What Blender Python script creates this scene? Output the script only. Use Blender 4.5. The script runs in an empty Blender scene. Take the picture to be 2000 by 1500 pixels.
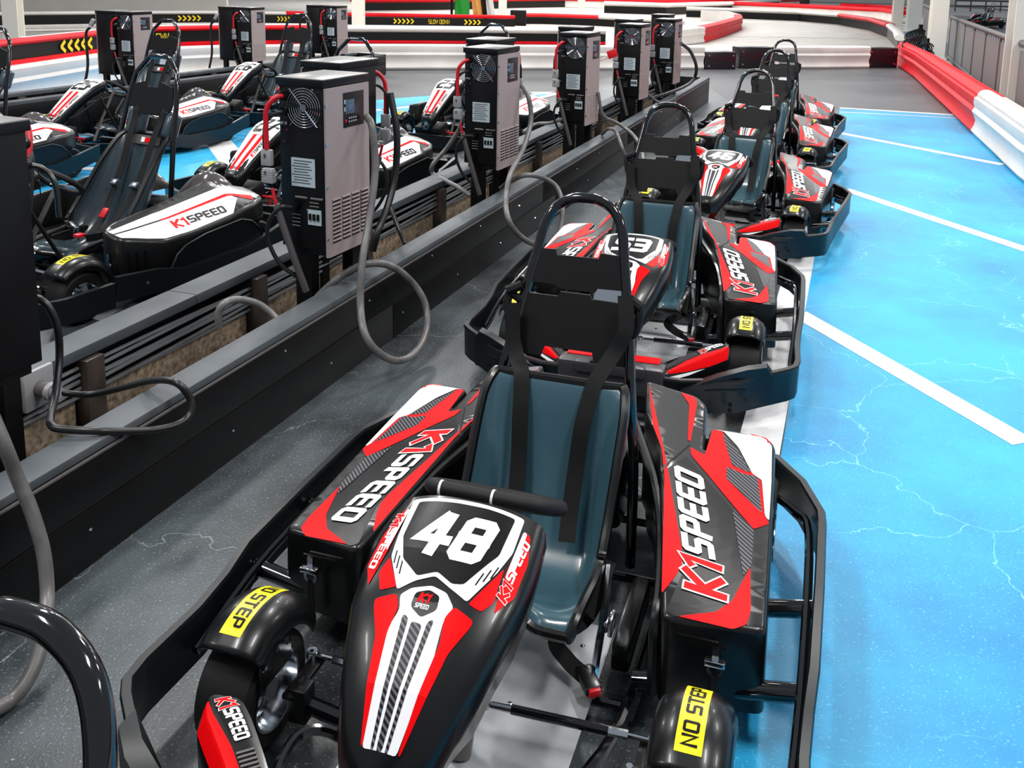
import bpy, bmesh, math, random
from mathutils import Vector, Matrix
from mathutils.geometry import tessellate_polygon
random.seed(7)
PI = math.pi
SC = bpy.context.scene
COL = SC.collection

# ------------------------------------------------------------ camera, light, exposure
FOC, PCX, PCY, PITCH, ROLL, HC = 1797.6, 1082.0, 268.8, .1711, .0253, 1.85
_F = Vector((0, math.cos(PITCH), -math.sin(PITCH)))
_R0 = Vector((1, 0, 0)); _D0 = Vector((0, -math.sin(PITCH), -math.cos(PITCH)))
_R = _R0 * math.cos(ROLL) - _D0 * math.sin(ROLL)
_D = _D0 * math.cos(ROLL) + _R0 * math.sin(ROLL)
cam = bpy.data.cameras.new('camera'); camo = bpy.data.objects.new('camera', cam); COL.objects.link(camo)
cam.sensor_fit = 'HORIZONTAL'; cam.sensor_width = 36; cam.lens = FOC / 2000 * 36
cam.shift_x = (1000 - PCX) / 2000; cam.shift_y = (PCY - 750) / 2000
cam.clip_start = .05; cam.clip_end = 300
m = Matrix.Identity(4)
for i in range(3):
    m[i][0] = _R[i]; m[i][1] = -_D[i]; m[i][2] = -_F[i]
m[2][3] = HC
camo.matrix_world = m
SC.camera = camo

def at(x, y, z=0.0):
    "the point of the horizontal plane z that shows at pixel x, y of the photograph"
    d = _F + _R * ((x - PCX) / FOC) + _D * ((y - PCY) / FOC)
    return Vector((0, 0, HC)) + d * ((z - HC) / d.z)

def at_s(x, y, s):
    "the point of the vertical plane parallel to the charging island, at offset s, that shows at pixel x, y"
    d = _F + _R * ((x - PCX) / FOC) + _D * ((y - PCY) / FOC)
    n = Vector((math.cos(.315), -math.sin(.315), 0))
    return Vector((0, 0, HC)) + d * (s / d.dot(n))

SC.view_settings.view_transform = 'Standard'; SC.view_settings.look = 'None'
SC.view_settings.gamma = 1; SC.view_settings.use_curve_mapping = False
SC.view_settings.exposure = -0.12
W = bpy.data.worlds.new('hall'); SC.world = W; W.use_nodes = True
W.node_tree.nodes['Background'].inputs[0].default_value = (.80, .88, 1, 1)
W.node_tree.nodes['Background'].inputs[1].default_value = .38

def area(loc, sx, sy, power, color=(1, .98, .95)):
    l = bpy.data.lights.new('ceiling_lamp', 'AREA'); l.shape = 'RECTANGLE'; l.size = sx; l.size_y = sy
    l.energy = power; l.color = color
    o = bpy.data.objects.new('ceiling_lamp', l); COL.objects.link(o); o.location = loc
    return o
for ix in range(4):
    for iy in range(5):
        area((-8 + 5.2 * ix, 1.0 + 6.2 * iy, 6.2), .5, 1.6, 250)
area((1, 38, 6.5), 12, 8, 1900); area((2, 55, 6.5), 30, 12, 5200)

# ------------------------------------------------------------ materials
def lin(c):
    return tuple((v / 255 / 12.92) if v / 255 <= .04045 else ((v / 255 + .055) / 1.055) ** 2.4 for v in c)
def mat(name, rgb, rough=.5, metal=0, coat=0, bump=None, noise=None, spec=.5):
    m = bpy.data.materials.new(name); m.use_nodes = True
    nt = m.node_tree; b = nt.nodes['Principled BSDF']
    c = lin(rgb)
    b.inputs['Base Color'].default_value = (*c, 1); b.inputs['Roughness'].default_value = rough
    b.inputs['Metallic'].default_value = metal; b.inputs['Specular IOR Level'].default_value = spec
    if coat: b.inputs['Coat Weight'].default_value = coat; b.inputs['Coat Roughness'].default_value = .08
    if bump or noise:
        tc = nt.nodes.new('ShaderNodeTexCoord'); nz = nt.nodes.new('ShaderNodeTexNoise')
        nz.inputs['Scale'].default_value = (bump or noise)[0]; nz.inputs['Detail'].default_value = 5
        nt.links.new(tc.outputs['Object'], nz.inputs['Vector'])
        if bump:
            bp = nt.nodes.new('ShaderNodeBump'); bp.inputs['Strength'].default_value = bump[1]; bp.inputs['Distance'].default_value = .002
            nt.links.new(nz.outputs['Fac'], bp.inputs['Height']); nt.links.new(bp.outputs[0], b.inputs['Normal'])
        if noise:
            rp = nt.nodes.new('ShaderNodeValToRGB'); nt.links.new(nz.outputs['Fac'], rp.inputs[0])
            c2 = lin(noise[1]); rp.color_ramp.elements[0].color = (*c2, 1); rp.color_ramp.elements[0].position = noise[2] if len(noise) > 2 else .35
            rp.color_ramp.elements[1].color = (*c, 1); rp.color_ramp.elements[1].position = noise[3] if len(noise) > 3 else .65
            nt.links.new(rp.outputs[0], b.inputs['Base Color'])
    return m
M = {}
M['black'] = mat('black_plastic', (9, 10, 11), .30, coat=.12, bump=(400, .05), spec=.4)
M['blackgloss'] = mat('black_gloss_paint', (9, 10, 12), .10, coat=.6)
M['blackmatt'] = mat('black_matt_steel', (13, 13, 14), .42, noise=(9, (9, 9, 10)), spec=.3)
M['plate'] = mat('black_powder_coat', (14, 13, 14), .5, spec=.25)
M['navy'] = mat('bumper_plastic', (6, 14, 19), .38, noise=(5, (4, 9, 12)), spec=.35)
M['rubber'] = mat('tyre_rubber', (17, 17, 18), .6, bump=(60, .2), spec=.3)
M['red'] = mat('red_sticker', (236, 2, 9), .45, spec=.10)
M['white'] = mat('white_sticker', (240, 240, 242), .4, spec=.25)
M['sblack'] = mat('black_sticker', (11, 11, 12), .34, spec=.22)
M['seat'] = mat('seat_plastic', (54, 86, 98), .27, coat=.3, bump=(300, .05))
M['aseat'] = mat('adult_seat_plastic', (52, 66, 74), .26, coat=.25)
M['chrome'] = mat('chrome', (205, 210, 215), .14, 1)
M['alu'] = mat('aluminium', (205, 208, 210), .32, .45, noise=(5, (136, 140, 144), .3, .7))
M['steelp'] = mat('grey_plastic', (52, 50, 53), .35)
M['steel'] = mat('grey_steel', (96, 92, 92), .5, .3)
M['silver'] = mat('charger_silver', (166, 152, 151), .42, .2)
M['lid'] = mat('charger_lid', (128, 126, 124), .3, .3)
M['ccase'] = mat('charger_case', (9, 9, 11), .4, spec=.3)
M['panel'] = mat('charger_display_panel', (26, 20, 26), .25)
M['lcd'] = mat('lcd', (70, 95, 118), .15)
M['paper'] = mat('label_paper', (176, 190, 196), .4)
M['ink'] = mat('ink', (62, 72, 78), .5)
M['yellow'] = mat('yellow_label', (238, 222, 10), .35)
M['ryellow'] = mat('yellow_paint', (238, 206, 20), .5)
M['cred'] = mat('red_cable', (196, 16, 32), .35)
M['cgrey'] = mat('grey_cable', (112, 110, 108), .35, noise=(12, (86, 84, 84)))
M['cblack'] = mat('black_cable', (24, 24, 25), .35)
M['cplug'] = mat('grey_plug', (150, 150, 152), .4)
M['belt'] = mat('belt_webbing', (9, 9, 10), .6, bump=(900, .5), spec=.25)
M['kerbtop'] = mat('grey_kerb_top', (86, 91, 95), .5, noise=(3, (68, 74, 79)), spec=.3)
M['wood'] = mat('worn_timber', (160, 142, 120), .65, noise=(1.7, (96, 76, 58), .32, .66), bump=(40, .5))
M['rust'] = mat('weathered_steel', (74, 62, 55), .5, noise=(8, (40, 32, 28)))
M['conduit'] = mat('armoured_cable', (165, 168, 172), .3, .7)
M['wpl'] = mat('white_barrier_plastic', (232, 228, 222), .38, noise=(1.3, (214, 208, 204)))
M['rpl'] = mat('red_barrier_plastic', (232, 10, 28), .5, noise=(2, (214, 6, 26)), spec=.2)
M['bpl'] = mat('black_barrier_band', (16, 16, 17), .5, spec=.2)
M['column'] = mat('cream_column', (226, 222, 212), .55)
M['wall'] = mat('cream_wall', (236, 231, 220), .7, noise=(1.2, (228, 222, 210)))
M['mesh'] = mat('grey_mesh', (124, 121, 120), .6)
M['green'] = mat('green', (10, 150, 70), .4)
M['flagg'] = mat('flag_green', (22, 150, 42), .6); M['flago'] = mat('flag_orange', (232, 164, 84), .6); M['flagw'] = mat('flag_white', (226, 224, 222), .6)
M['vinyl'] = mat('clear_cover_tint', (70, 66, 66), .15, coat=.3)

def carbon():
    m = bpy.data.materials.new('carbon_sticker'); m.use_nodes = True; nt = m.node_tree; b = nt.nodes['Principled BSDF']
    tc = nt.nodes.new('ShaderNodeTexCoord'); w = nt.nodes.new('ShaderNodeTexWave'); w.wave_type = 'BANDS'; w.bands_direction = 'DIAGONAL'
    w.inputs['Scale'].default_value = 38; rp = nt.nodes.new('ShaderNodeValToRGB')
    rp.color_ramp.elements[0].position = .45; rp.color_ramp.elements[0].color = (.010, .010, .012, 1)
    rp.color_ramp.elements[1].position = .8; rp.color_ramp.elements[1].color = (.14, .14, .16, 1)
    nt.links.new(tc.outputs['Object'], w.inputs[0]); nt.links.new(w.outputs[0], rp.inputs[0]); nt.links.new(rp.outputs[0], b.inputs['Base Color'])
    b.inputs['Roughness'].default_value = .35; b.inputs['Specular IOR Level'].default_value = .2
    return m
M['carbon'] = carbon()

def floor_mat(name, base, dark, light, speck=.6, rough=(.35, .6), cracks=(.55, .55, .55), crack_amt=.6, nscale=1.4):
    m = bpy.data.materials.new(name); m.use_nodes = True; nt = m.node_tree; b = nt.nodes['Principled BSDF']; N = nt.nodes.new; Lk = nt.links.new
    tc = N('ShaderNodeTexCoord')
    n1 = N('ShaderNodeTexNoise'); n1.inputs['Scale'].default_value = nscale; n1.inputs['Detail'].default_value = 6; n1.inputs['Roughness'].default_value = .62
    Lk(tc.outputs['Object'], n1.inputs['Vector'])
    rp = N('ShaderNodeValToRGB'); rp.color_ramp.elements[0].position = .33; rp.color_ramp.elements[0].color = (*lin(dark), 1)
    rp.color_ramp.elements[1].position = .62; rp.color_ramp.elements[1].color = (*lin(base), 1); Lk(n1.outputs['Fac'], rp.inputs[0])
    # small worn specks
    n2 = N('ShaderNodeTexNoise'); n2.inputs['Scale'].default_value = 130; n2.inputs['Detail'].default_value = 3; Lk(tc.outputs['Object'], n2.inputs['Vector'])
    r2 = N('ShaderNodeValToRGB'); r2.color_ramp.elements[0].position = .60; r2.color_ramp.elements[0].color = (0, 0, 0, 1); r2.color_ramp.elements[1].position = .72
    Lk(n2.outputs['Fac'], r2.inputs[0])
    mx = N('ShaderNodeMixRGB'); mx.inputs[2].default_value = (*lin(light), 1)
    ms = N('ShaderNodeMath'); ms.operation = 'MULTIPLY'; ms.inputs[1].default_value = speck; Lk(r2.outputs[0], ms.inputs[0]); Lk(ms.outputs[0], mx.inputs[0]); Lk(rp.outputs[0], mx.inputs[1])
    # cracks: distorted voronoi cell edges, masked by noise
    n3 = N('ShaderNodeTexNoise'); n3.inputs['Scale'].default_value = 3.2; n3.inputs['Detail'].default_value = 6; Lk(tc.outputs['Object'], n3.inputs['Vector'])
    va = N('ShaderNodeMixRGB'); va.blend_type = 'ADD'; va.inputs[0].default_value = .42; Lk(tc.outputs['Object'], va.inputs[1]); Lk(n3.outputs['Color'], va.inputs[2])
    vo = N('ShaderNodeTexVoronoi'); vo.feature = 'DISTANCE_TO_EDGE'; vo.inputs['Scale'].default_value = 1.25; Lk(va.outputs[0], vo.inputs['Vector'])
    r3 = N('ShaderNodeValToRGB'); r3.color_ramp.elements[0].position = 0; r3.color_ramp.elements[0].color = (1, 1, 1, 1); r3.color_ramp.elements[1].position = .0028; r3.color_ramp.elements[1].color = (0, 0, 0, 1)
    Lk(vo.outputs['Distance'], r3.inputs[0])
    n4 = N('ShaderNodeTexNoise'); n4.inputs['Scale'].default_value = .9; Lk(tc.outputs['Object'], n4.inputs['Vector'])
    r4 = N('ShaderNodeValToRGB'); r4.color_ramp.elements[0].position = .40; r4.color_ramp.elements[1].position = .52; Lk(n4.outputs['Fac'], r4.inputs[0])
    mm = N('ShaderNodeMath'); mm.operation = 'MULTIPLY'; Lk(r3.outputs[0], mm.inputs[0]); Lk(r4.outputs[0], mm.inputs[1])
    mk_ = N('ShaderNodeMath'); mk_.operation = 'MULTIPLY'; mk_.inputs[1].default_value = crack_amt; Lk(mm.outputs[0], mk_.inputs[0])
    m2 = N('ShaderNodeMixRGB'); m2.inputs[2].default_value = (*lin(cracks), 1); Lk(mk_.outputs[0], m2.inputs[0]); Lk(mx.outputs[0], m2.inputs[1])
    Lk(m2.outputs[0], b.inputs['Base Color'])
    mr = N('ShaderNodeMapRange'); mr.inputs['To Min'].default_value = rough[0]; mr.inputs['To Max'].default_value = rough[1]; Lk(n1.outputs['Fac'], mr.inputs[0]); Lk(mr.outputs[0], b.inputs['Roughness'])
    bp = N('ShaderNodeBump'); bp.inputs['Strength'].default_value = .35; bp.inputs['Distance'].default_value = .003; Lk(n2.outputs['Fac'], bp.inputs['Height']); Lk(bp.outputs[0], b.inputs['Normal'])
    return m
M['floor'] = floor_mat('dark_concrete', (80, 88, 92), (19, 21, 23), (150, 160, 166), .75, rough=(.3, .5), cracks=(160, 168, 172), nscale=1.0)  # wide mottling contrast: pale bluish patches also paint the floor's sheen into the colour
M['floorg'] = floor_mat('grey_concrete', (86, 87, 90), (66, 67, 70), (150, 152, 154), .3, cracks=(120, 120, 120), nscale=.7)
M['blue'] = floor_mat('blue_floor_paint', (40, 170, 216), (8, 122, 182), (110, 198, 230), .65, cracks=(140, 218, 238), crack_amt=.8, nscale=.7)
M['line'] = floor_mat('white_line_paint', (232, 232, 234), (204, 204, 206), (190, 190, 190), .3, cracks=(150, 150, 150))
M['track'] = floor_mat('cream_track', (206, 200, 190), (180, 174, 166), (215, 210, 200), .2, cracks=(120, 112, 104), crack_amt=.3)

# ------------------------------------------------------------ mesh helpers
class MB:
    "collects geometry, builds ONE mesh object"
    def __init__(s): s.v = []; s.f = []; s.mi = []; s.mats = []; s.cur = 0
    def use(s, key):
        if key not in s.mats: s.mats.append(key)
        s.cur = s.mats.index(key); return s
    def add(s, vs, fs):
        o = len(s.v); s.v += [tuple(v) for v in vs]; s.f += [tuple(i + o for i in f) for f in fs]; s.mi += [s.cur] * len(fs); return s
    def box(s, c, d, rot=None, bev=0):
        hx, hy, hz = d[0] / 2, d[1] / 2, d[2] / 2
        if bev:
            b = min(bev, hx * .9, hy * .9, hz * .9); vs = []; idx = {}
            bm = bmesh.new(); bmesh.ops.create_cube(bm, size=1)
            for v in bm.verts: v.co = Vector((v.co.x * d[0], v.co.y * d[1], v.co.z * d[2]))
            bmesh.ops.bevel(bm, geom=bm.edges[:], offset=b, segments=2, affect='EDGES', profile=.5)
            bm.verts.ensure_lookup_table(); vs = [v.co.copy() for v in bm.verts]; fs = [[v.index for v in f.verts] for f in bm.faces]; bm.free()
        else:
            vs = [Vector((x, y, z)) for x in (-hx, hx) for y in (-hy, hy) for z in (-hz, hz)]
            fs = [(0, 1, 3, 2), (4, 6, 7, 5), (0, 4, 5, 1), (2, 3, 7, 6), (0, 2, 6, 4), (1, 5, 7, 3)]
        if rot is not None: vs = [rot @ v for v in vs]
        c = Vector(c); return s.add([v + c for v in vs], fs)
    def tube(s, pts, r, n=10, closed=False, smooth=0, cap=True):
        pts = [Vector(p) for p in pts]
        if smooth: pts = catmull(pts, smooth, closed)
        N = len(pts); rs = r if isinstance(r, (list, tuple)) else None
        T = []
        for i in range(N):
            a = pts[(i - 1) % N] if (closed or i > 0) else pts[i]; b = pts[(i + 1) % N] if (closed or i < N - 1) else pts[i]
            t = (b - a); T.append(t.normalized() if t.length > 1e-9 else Vector((0, 0, 1)))
        u = T[0].orthogonal().normalized(); vs = []
        for i in range(N):
            u = (u - T[i] * u.dot(T[i])); u = u.normalized() if u.length > 1e-6 else T[i].orthogonal().normalized()
            w = T[i].cross(u); rr = rs[min(i, len(rs) - 1)] if rs else r
            for k in range(n):
                a = 2 * PI * k / n; vs.append(pts[i] + (u * math.cos(a) + w * math.sin(a)) * rr)
        fs = []
        for i in range(N if closed else N - 1):
            j = (i + 1) % N
            for k in range(n): fs.append((i * n + k, i * n + (k + 1) % n, j * n + (k + 1) % n, j * n + k))
        if not closed and cap: fs += [tuple(range(n - 1, -1, -1)), tuple(range((N - 1) * n, N * n))]
        return s.add(vs, fs)
    def lathe(s, prof, axis='X', n=28, c=(0, 0, 0), closed=True):
        vs = []; c = Vector(c); P = len(prof)
        for k in range(n):
            a = 2 * PI * k / n
            for (h, r) in prof:
                p = {'X': (h, r * math.cos(a), r * math.sin(a)), 'Y': (r * math.cos(a), h, r * math.sin(a)), 'Z': (r * math.cos(a), r * math.sin(a), h)}[axis]
                vs.append(c + Vector(p))
        fs = []
        for k in range(n):
            k2 = (k + 1) % n
            for i in range(P if closed else P - 1):
                j = (i + 1) % P; fs.append((k * P + i, k * P + j, k2 * P + j, k2 * P + i))
        return s.add(vs, fs)
    def sweep(s, pts, prof, closed=False, up=Vector((0, 0, 1)), cap=True):
        "prof: closed list of (side, up) offsets, side = right of travel"
        pts = [Vector(p) for p in pts]; N = len(pts); P = len(prof); vs = []
        for i in range(N):
            a = pts[(i - 1) % N] if (closed or i > 0) else None; b = pts[(i + 1) % N] if (closed or i < N - 1) else None
            t1 = (pts[i] - a).normalized() if a is not None else None; t2 = (b - pts[i]).normalized() if b is not None else None
            if t1 is None: t1 = t2
            if t2 is None: t2 = t1
            t = (t1 + t2).normalized(); side = t.cross(up).normalized(); k = 1 / max(.4, t.dot(t1)); u = side.cross(t)
            for (x, z) in prof: vs.append(pts[i] + side * x * k + u * z)
        fs = []
        for i in range(N if closed else N - 1):
            j = (i + 1) % N
            for k in range(P): k2 = (k + 1) % P; fs.append((i * P + k, j * P + k, j * P + k2, i * P + k2))
        if cap and not closed: fs += [tuple(range(P)), tuple(range(N * P - 1, (N - 1) * P - 1, -1))]
        return s.add(vs, fs)
    def grid(s, fn, nu, nv, cu=False):
        vs = [fn(i / nu, j / nv) for j in range(nv + 1) for i in range(nu + 1)]
        return s.add(vs, [(j * (nu + 1) + i, j * (nu + 1) + i + 1, (j + 1) * (nu + 1) + i + 1, (j + 1) * (nu + 1) + i) for j in range(nv) for i in range(nu)])
    def build(s, name, mt=None, parent=None, loc=None, rz=None, smooth=True, weld=False, solid=0, ang=38):
        me = bpy.data.meshes.new(name); me.from_pydata(s.v, [], s.f)
        if mt is not None: me.materials.append(M[mt])
        else:
            for k in s.mats: me.materials.append(M[k])
            me.polygons.foreach_set('material_index', s.mi)
        bm = bmesh.new(); bm.from_mesh(me)
        if weld: bmesh.ops.remove_doubles(bm, verts=bm.verts, dist=weld)
        bmesh.ops.recalc_face_normals(bm, faces=bm.faces)
        bm.to_mesh(me); bm.free()
        if smooth:
            me.polygons.foreach_set('use_smooth', [True] * len(me.polygons))
            me.set_sharp_from_angle(angle=math.radians(ang))
        o = bpy.data.objects.new(name, me); COL.objects.link(o)
        if solid:
            md = o.modifiers.new('thickness', 'SOLIDIFY'); md.thickness = solid; md.offset = -1
        if parent is not None: o.parent = parent
        if loc is not None: o.location = loc
        if rz is not None: o.rotation_euler = (0, 0, rz)
        return o

def catmull(pts, k, closed=False):
    N = len(pts); out = []
    for i in range(N if closed else N - 1):
        p1 = pts[i]; p2 = pts[(i + 1) % N]; p0 = pts[(i - 1) % N] if (closed or i > 0) else p1 * 2 - p2; p3 = pts[(i + 2) % N] if (closed or i < N - 2) else p2 * 2 - p1
        for j in range(k):
            t = j / k; out.append(.5 * ((2 * p1) + (p2 - p0) * t + (2 * p0 - 5 * p1 + 4 * p2 - p3) * t * t + (3 * p1 - p0 - 3 * p2 + p3) * t ** 3))
    if not closed: out.append(pts[-1])
    return out

def empty(name, loc, rz=0, label=None, cat=None, group=None, kind=None):
    o = bpy.data.objects.new(name, None); COL.objects.link(o); o.location = loc; o.rotation_euler = (0, 0, rz); o.empty_display_size = .1
    tag(o, label, cat, group, kind); return o
def tag(o, label=None, cat=None, group=None, kind=None):
    if label: o['label'] = label
    if cat: o['category'] = cat
    if group: o['group'] = group
    if kind: o['kind'] = kind
    return o
def copy_tree(o, parent=None, depth=0):
    c = o.copy(); COL.objects.link(c)
    if parent is not None: c.parent = parent
    for ch in list(CH.get(o.name, o.children)): copy_tree(ch, c, depth + 1)
    return c
CH = {}

def clip_half(poly, ax, val, keep_less):
    out = []
    for i in range(len(poly)):
        a = poly[i]; b = poly[(i + 1) % len(poly)]; da = (a[ax] - val) * (1 if keep_less else -1); db = (b[ax] - val) * (1 if keep_less else -1)
        if da <= 0: out.append(a)
        if (da < 0 < db) or (db < 0 < da):
            t = da / (da - db); out.append((a[0] + (b[0] - a[0]) * t, a[1] + (b[1] - a[1]) * t))
    return out
def fill(mb, poly, fmap, cell=.05):
    "fills a 2D polygon with faces that follow the surface fmap(u, v)"
    tris = tessellate_polygon([[Vector((p[0], p[1], 0)) for p in poly]])
    for t in tris:
        tri = [tuple(poly[i]) for i in t]
        x0 = min(p[0] for p in tri); x1 = max(p[0] for p in tri); i = math.floor(x0 / cell)
        while i * cell < x1:
            strip = clip_half(clip_half(tri, 0, (i + 1) * cell, True), 0, i * cell, False)
            if len(strip) > 2:
                y0 = min(p[1] for p in strip); y1 = max(p[1] for p in strip); j = math.floor(y0 / cell)
                while j * cell < y1:
                    q = clip_half(clip_half(strip, 1, (j + 1) * cell, True), 1, j * cell, False)
                    if len(q) > 2:
                        qq = [q[0]]
                        for p in q[1:]:
                            if abs(p[0] - qq[-1][0]) + abs(p[1] - qq[-1][1]) > 1e-7: qq.append(p)
                        if len(qq) > 2: mb.add([fmap(*p) for p in qq], [tuple(range(len(qq)))])
                    j += 1
            i += 1

def round_poly(pts, r, n=4):
    out = []; N = len(pts)
    for i in range(N):
        p = Vector(pts[i]); a = Vector(pts[i - 1]); b = Vector(pts[(i + 1) % N]); ra = min(r, (a - p).length * .45); rb = min(r, (b - p).length * .45)
        s = p + (a - p).normalized() * ra; e = p + (b - p).normalized() * rb
        for k in range(n + 1):
            t = k / n; out.append(tuple(s * (1 - t) ** 2 + p * 2 * t * (1 - t) + e * t * t))
    return out
def dense(pts, d):
    out = []
    for i in range(len(pts)):
        a = Vector(pts[i]); b = Vector(pts[(i + 1) % len(pts)]); k = max(1, math.ceil((b - a).length / d))
        for j in range(k): out.append(tuple(a + (b - a) * j / k))
    return out
def inset(pts, d):
    N = len(pts); A = sum(pts[i][0] * pts[(i + 1) % N][1] - pts[(i + 1) % N][0] * pts[i][1] for i in range(N)); sg = 1 if A > 0 else -1; out = []
    for i in range(N):
        a = Vector(pts[i - 1]); p = Vector(pts[i]); b = Vector(pts[(i + 1) % N]); t = (b - a)
        if t.length < 1e-9: out.append(tuple(p)); continue
        t.normalize(); nrm = Vector((-t.y, t.x)) * sg; out.append(tuple(p + nrm * d))
    return out
def interp(x, xs, ys):
    if x <= xs[0]: return ys[0]
    for i in range(1, len(xs)):
        if x <= xs[i]: return ys[i - 1] + (ys[i] - ys[i - 1]) * (x - xs[i - 1]) / (xs[i] - xs[i - 1])
    return ys[-1]

# ------------------------------------------------------------ lettering made of strokes
G = {
 'K': (.8, [[(0, 0), (0, 1)], [(.8, 1), (.12, .5), (.8, 0)]]),
 '1': (.42, [[(.02, .86), (.3, 1), (.3, 0)]]),
 'S': (.8, [[(.8, 1), (0, 1), (0, .5), (.8, .5), (.8, 0), (0, 0)]]),
 'P': (.8, [[(0, 0), (0, 1), (.8, 1), (.8, .45), (.05, .45)]]),
 'E': (.72, [[(.72, 1), (0, 1), (0, 0), (.72, 0)], [(0, .5), (.62, .5)]]),
 'D': (.8, [[(0, 0), (.8, 0), (.8, 1), (0, 1), (0, 0)]]),
 'N': (.75, [[(0, 0), (0, 1), (.75, 0), (.75, 1)]]),
 'O': (.8, [[(0, 0), (.8, 0), (.8, 1), (0, 1), (0, 0)]]),
 'T': (.75, [[(0, 1), (.75, 1)], [(.375, 1), (.375, 0)]]),
 'L': (.6, [[(0, 1), (0, 0), (.6, 0)]]),
 'W': (1.0, [[(0, 1), (.22, 0), (.5, .8), (.78, 0), (1, 1)]]),
 '2': (.75, [[(0, 1), (.75, 1), (.75, .5), (0, .5), (0, 0), (.75, 0)]]),
 '3': (.75, [[(0, 1), (.75, 1), (.75, 0), (0, 0)], [(.12, .5), (.75, .5)]]),
 '4': (.8, [[(.45, 1), (0, .33), (.85, .33)], [(.58, 1), (.58, 0)]]),
 '5': (.75, [[(.75, 1), (0, 1), (0, .55), (.75, .55), (.75, 0), (0, 0)]]),
 '6': (.75, [[(.7, 1), (0, 1), (0, 0), (.75, 0), (.75, .5), (0, .5)]]),
 '7': (.75, [[(0, 1), (.75, 1), (.3, 0)]]),
 '8': (.75, [[(0, 0), (.75, 0), (.75, 1), (0, 1), (0, 0)], [(0, .52), (.75, .52)]]),
 '>': (.5, [[(0, 1), (.5, .5), (0, 0)]]), '<': (.5, [[(.5, 1), (0, .5), (.5, 0)]]),
 'B': (.75, [[(0, 0), (.75, 0), (.75, 1), (0, 1), (0, 0)], [(0, .5), (.75, .5)]]),
}
def stroke(mb, pts, w, fmap, step):
    P = [Vector(p) for p in pts]; closed = (P[0] - P[-1]).length < 1e-6
    if closed: P = P[:-1]
    if len(P) > 2:
        Q = []; n0 = len(P)
        for i in range(n0):
            if not closed and i in (0, n0 - 1): Q.append(P[i]); continue
            a = P[i - 1] - P[i]; b = P[(i + 1) % n0] - P[i]; c = min(w * .28, a.length * .4, b.length * .4)
            if a.angle(b) > 2.9 or a.angle(b) < 1.25: Q.append(P[i]); continue
            Q += [P[i] + a.normalized() * c, P[i] + b.normalized() * c]
        P = Q
    N = len(P); L = []
    for i in range(N):
        a = P[i - 1] if (closed or i > 0) else None; b = P[(i + 1) % N] if (closed or i < N - 1) else None
        t1 = (P[i] - a).normalized() if a is not None else None; t2 = (b - P[i]).normalized() if b is not None else None
        p = P[i].copy()
        if t1 is None: t1 = t2
        if t2 is None: t2 = t1
        t = t1 + t2; t = t.normalized() if t.length > 1e-6 else t1; nrm = Vector((-t.y, t.x)); k = min(1.7, 1 / max(.2, t.dot(t1)))
        L.append((p + nrm * w / 2 * k, p - nrm * w / 2 * k))
    for i in range(N if closed else N - 1):
        a0, a1 = L[i]; b0, b1 = L[(i + 1) % N]; n = max(1, math.ceil((b0 - a0).length / step)); m_ = max(1, math.ceil(w / step))
        vs = []; fs = []
        for j in range(n + 1):
            p = a0 + (b0 - a0) * j / n; q = a1 + (b1 - a1) * j / n
            for k in range(m_ + 1): r = p + (q - p) * k / m_; vs.append(fmap(r.x, r.y))
        for j in range(n):
            for k in range(m_): o = j * (m_ + 1) + k; fs.append((o, o + 1, o + m_ + 2, o + m_ + 1))
        mb.add(vs, fs)
def text(mb, s, x0, y0, h, w, sw, gap, fmap, shear=.22, step=.03, wide=1.0, extra=0):
    "strokes of text s starting at x0; h = cap height between stroke centres; returns the end x"
    x = x0
    for ch in s:
        if ch == ' ': x += w * .6; continue
        gw, lines = G[ch]
        for ln in lines:
            pts = []
            for (a, b) in ln: pts.append((x + a * w * wide + b * h * shear, y0 + b * h))
            if pts[0] != pts[-1]:   # square the ends
                for e0, e1 in ((0, 1), (-1, -2)):
                    d = Vector(pts[e0]) - Vector(pts[e1]); d = d.normalized() * (sw * .5 + extra * .5); pts[e0] = tuple(Vector(pts[e0]) + d)
            stroke(mb, pts, sw + extra, fmap, step)
        x += gw * w * wide + gap
    return x
def logo(mb, L, fmap, speed='white', outline='white', kx=1.0):
    "the K1SPEED mark, L long; fmap(u, v, layer)"
    h = L * .165; w = L * .125; sw = L * .045; g = L * .062
    if outline:
        mb.use(outline); text(mb, 'K1', 0, -L * .03, h * 1.25, w * 1.15, sw * 1.1, g * 1.0, lambda u, v: fmap(u, v, 1), extra=L * .022)
    mb.use('red'); x = text(mb, 'K1', 0, -L * .03, h * 1.25, w * 1.15, sw * 1.1, g * 1.0, lambda u, v: fmap(u, v, 2))
    mb.use(speed); text(mb, 'SPEED', x + L * .0, 0, h, w * .98, sw * .95, g * .9, lambda u, v: fmap(u, v, 2))

EPS = .0008
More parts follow.
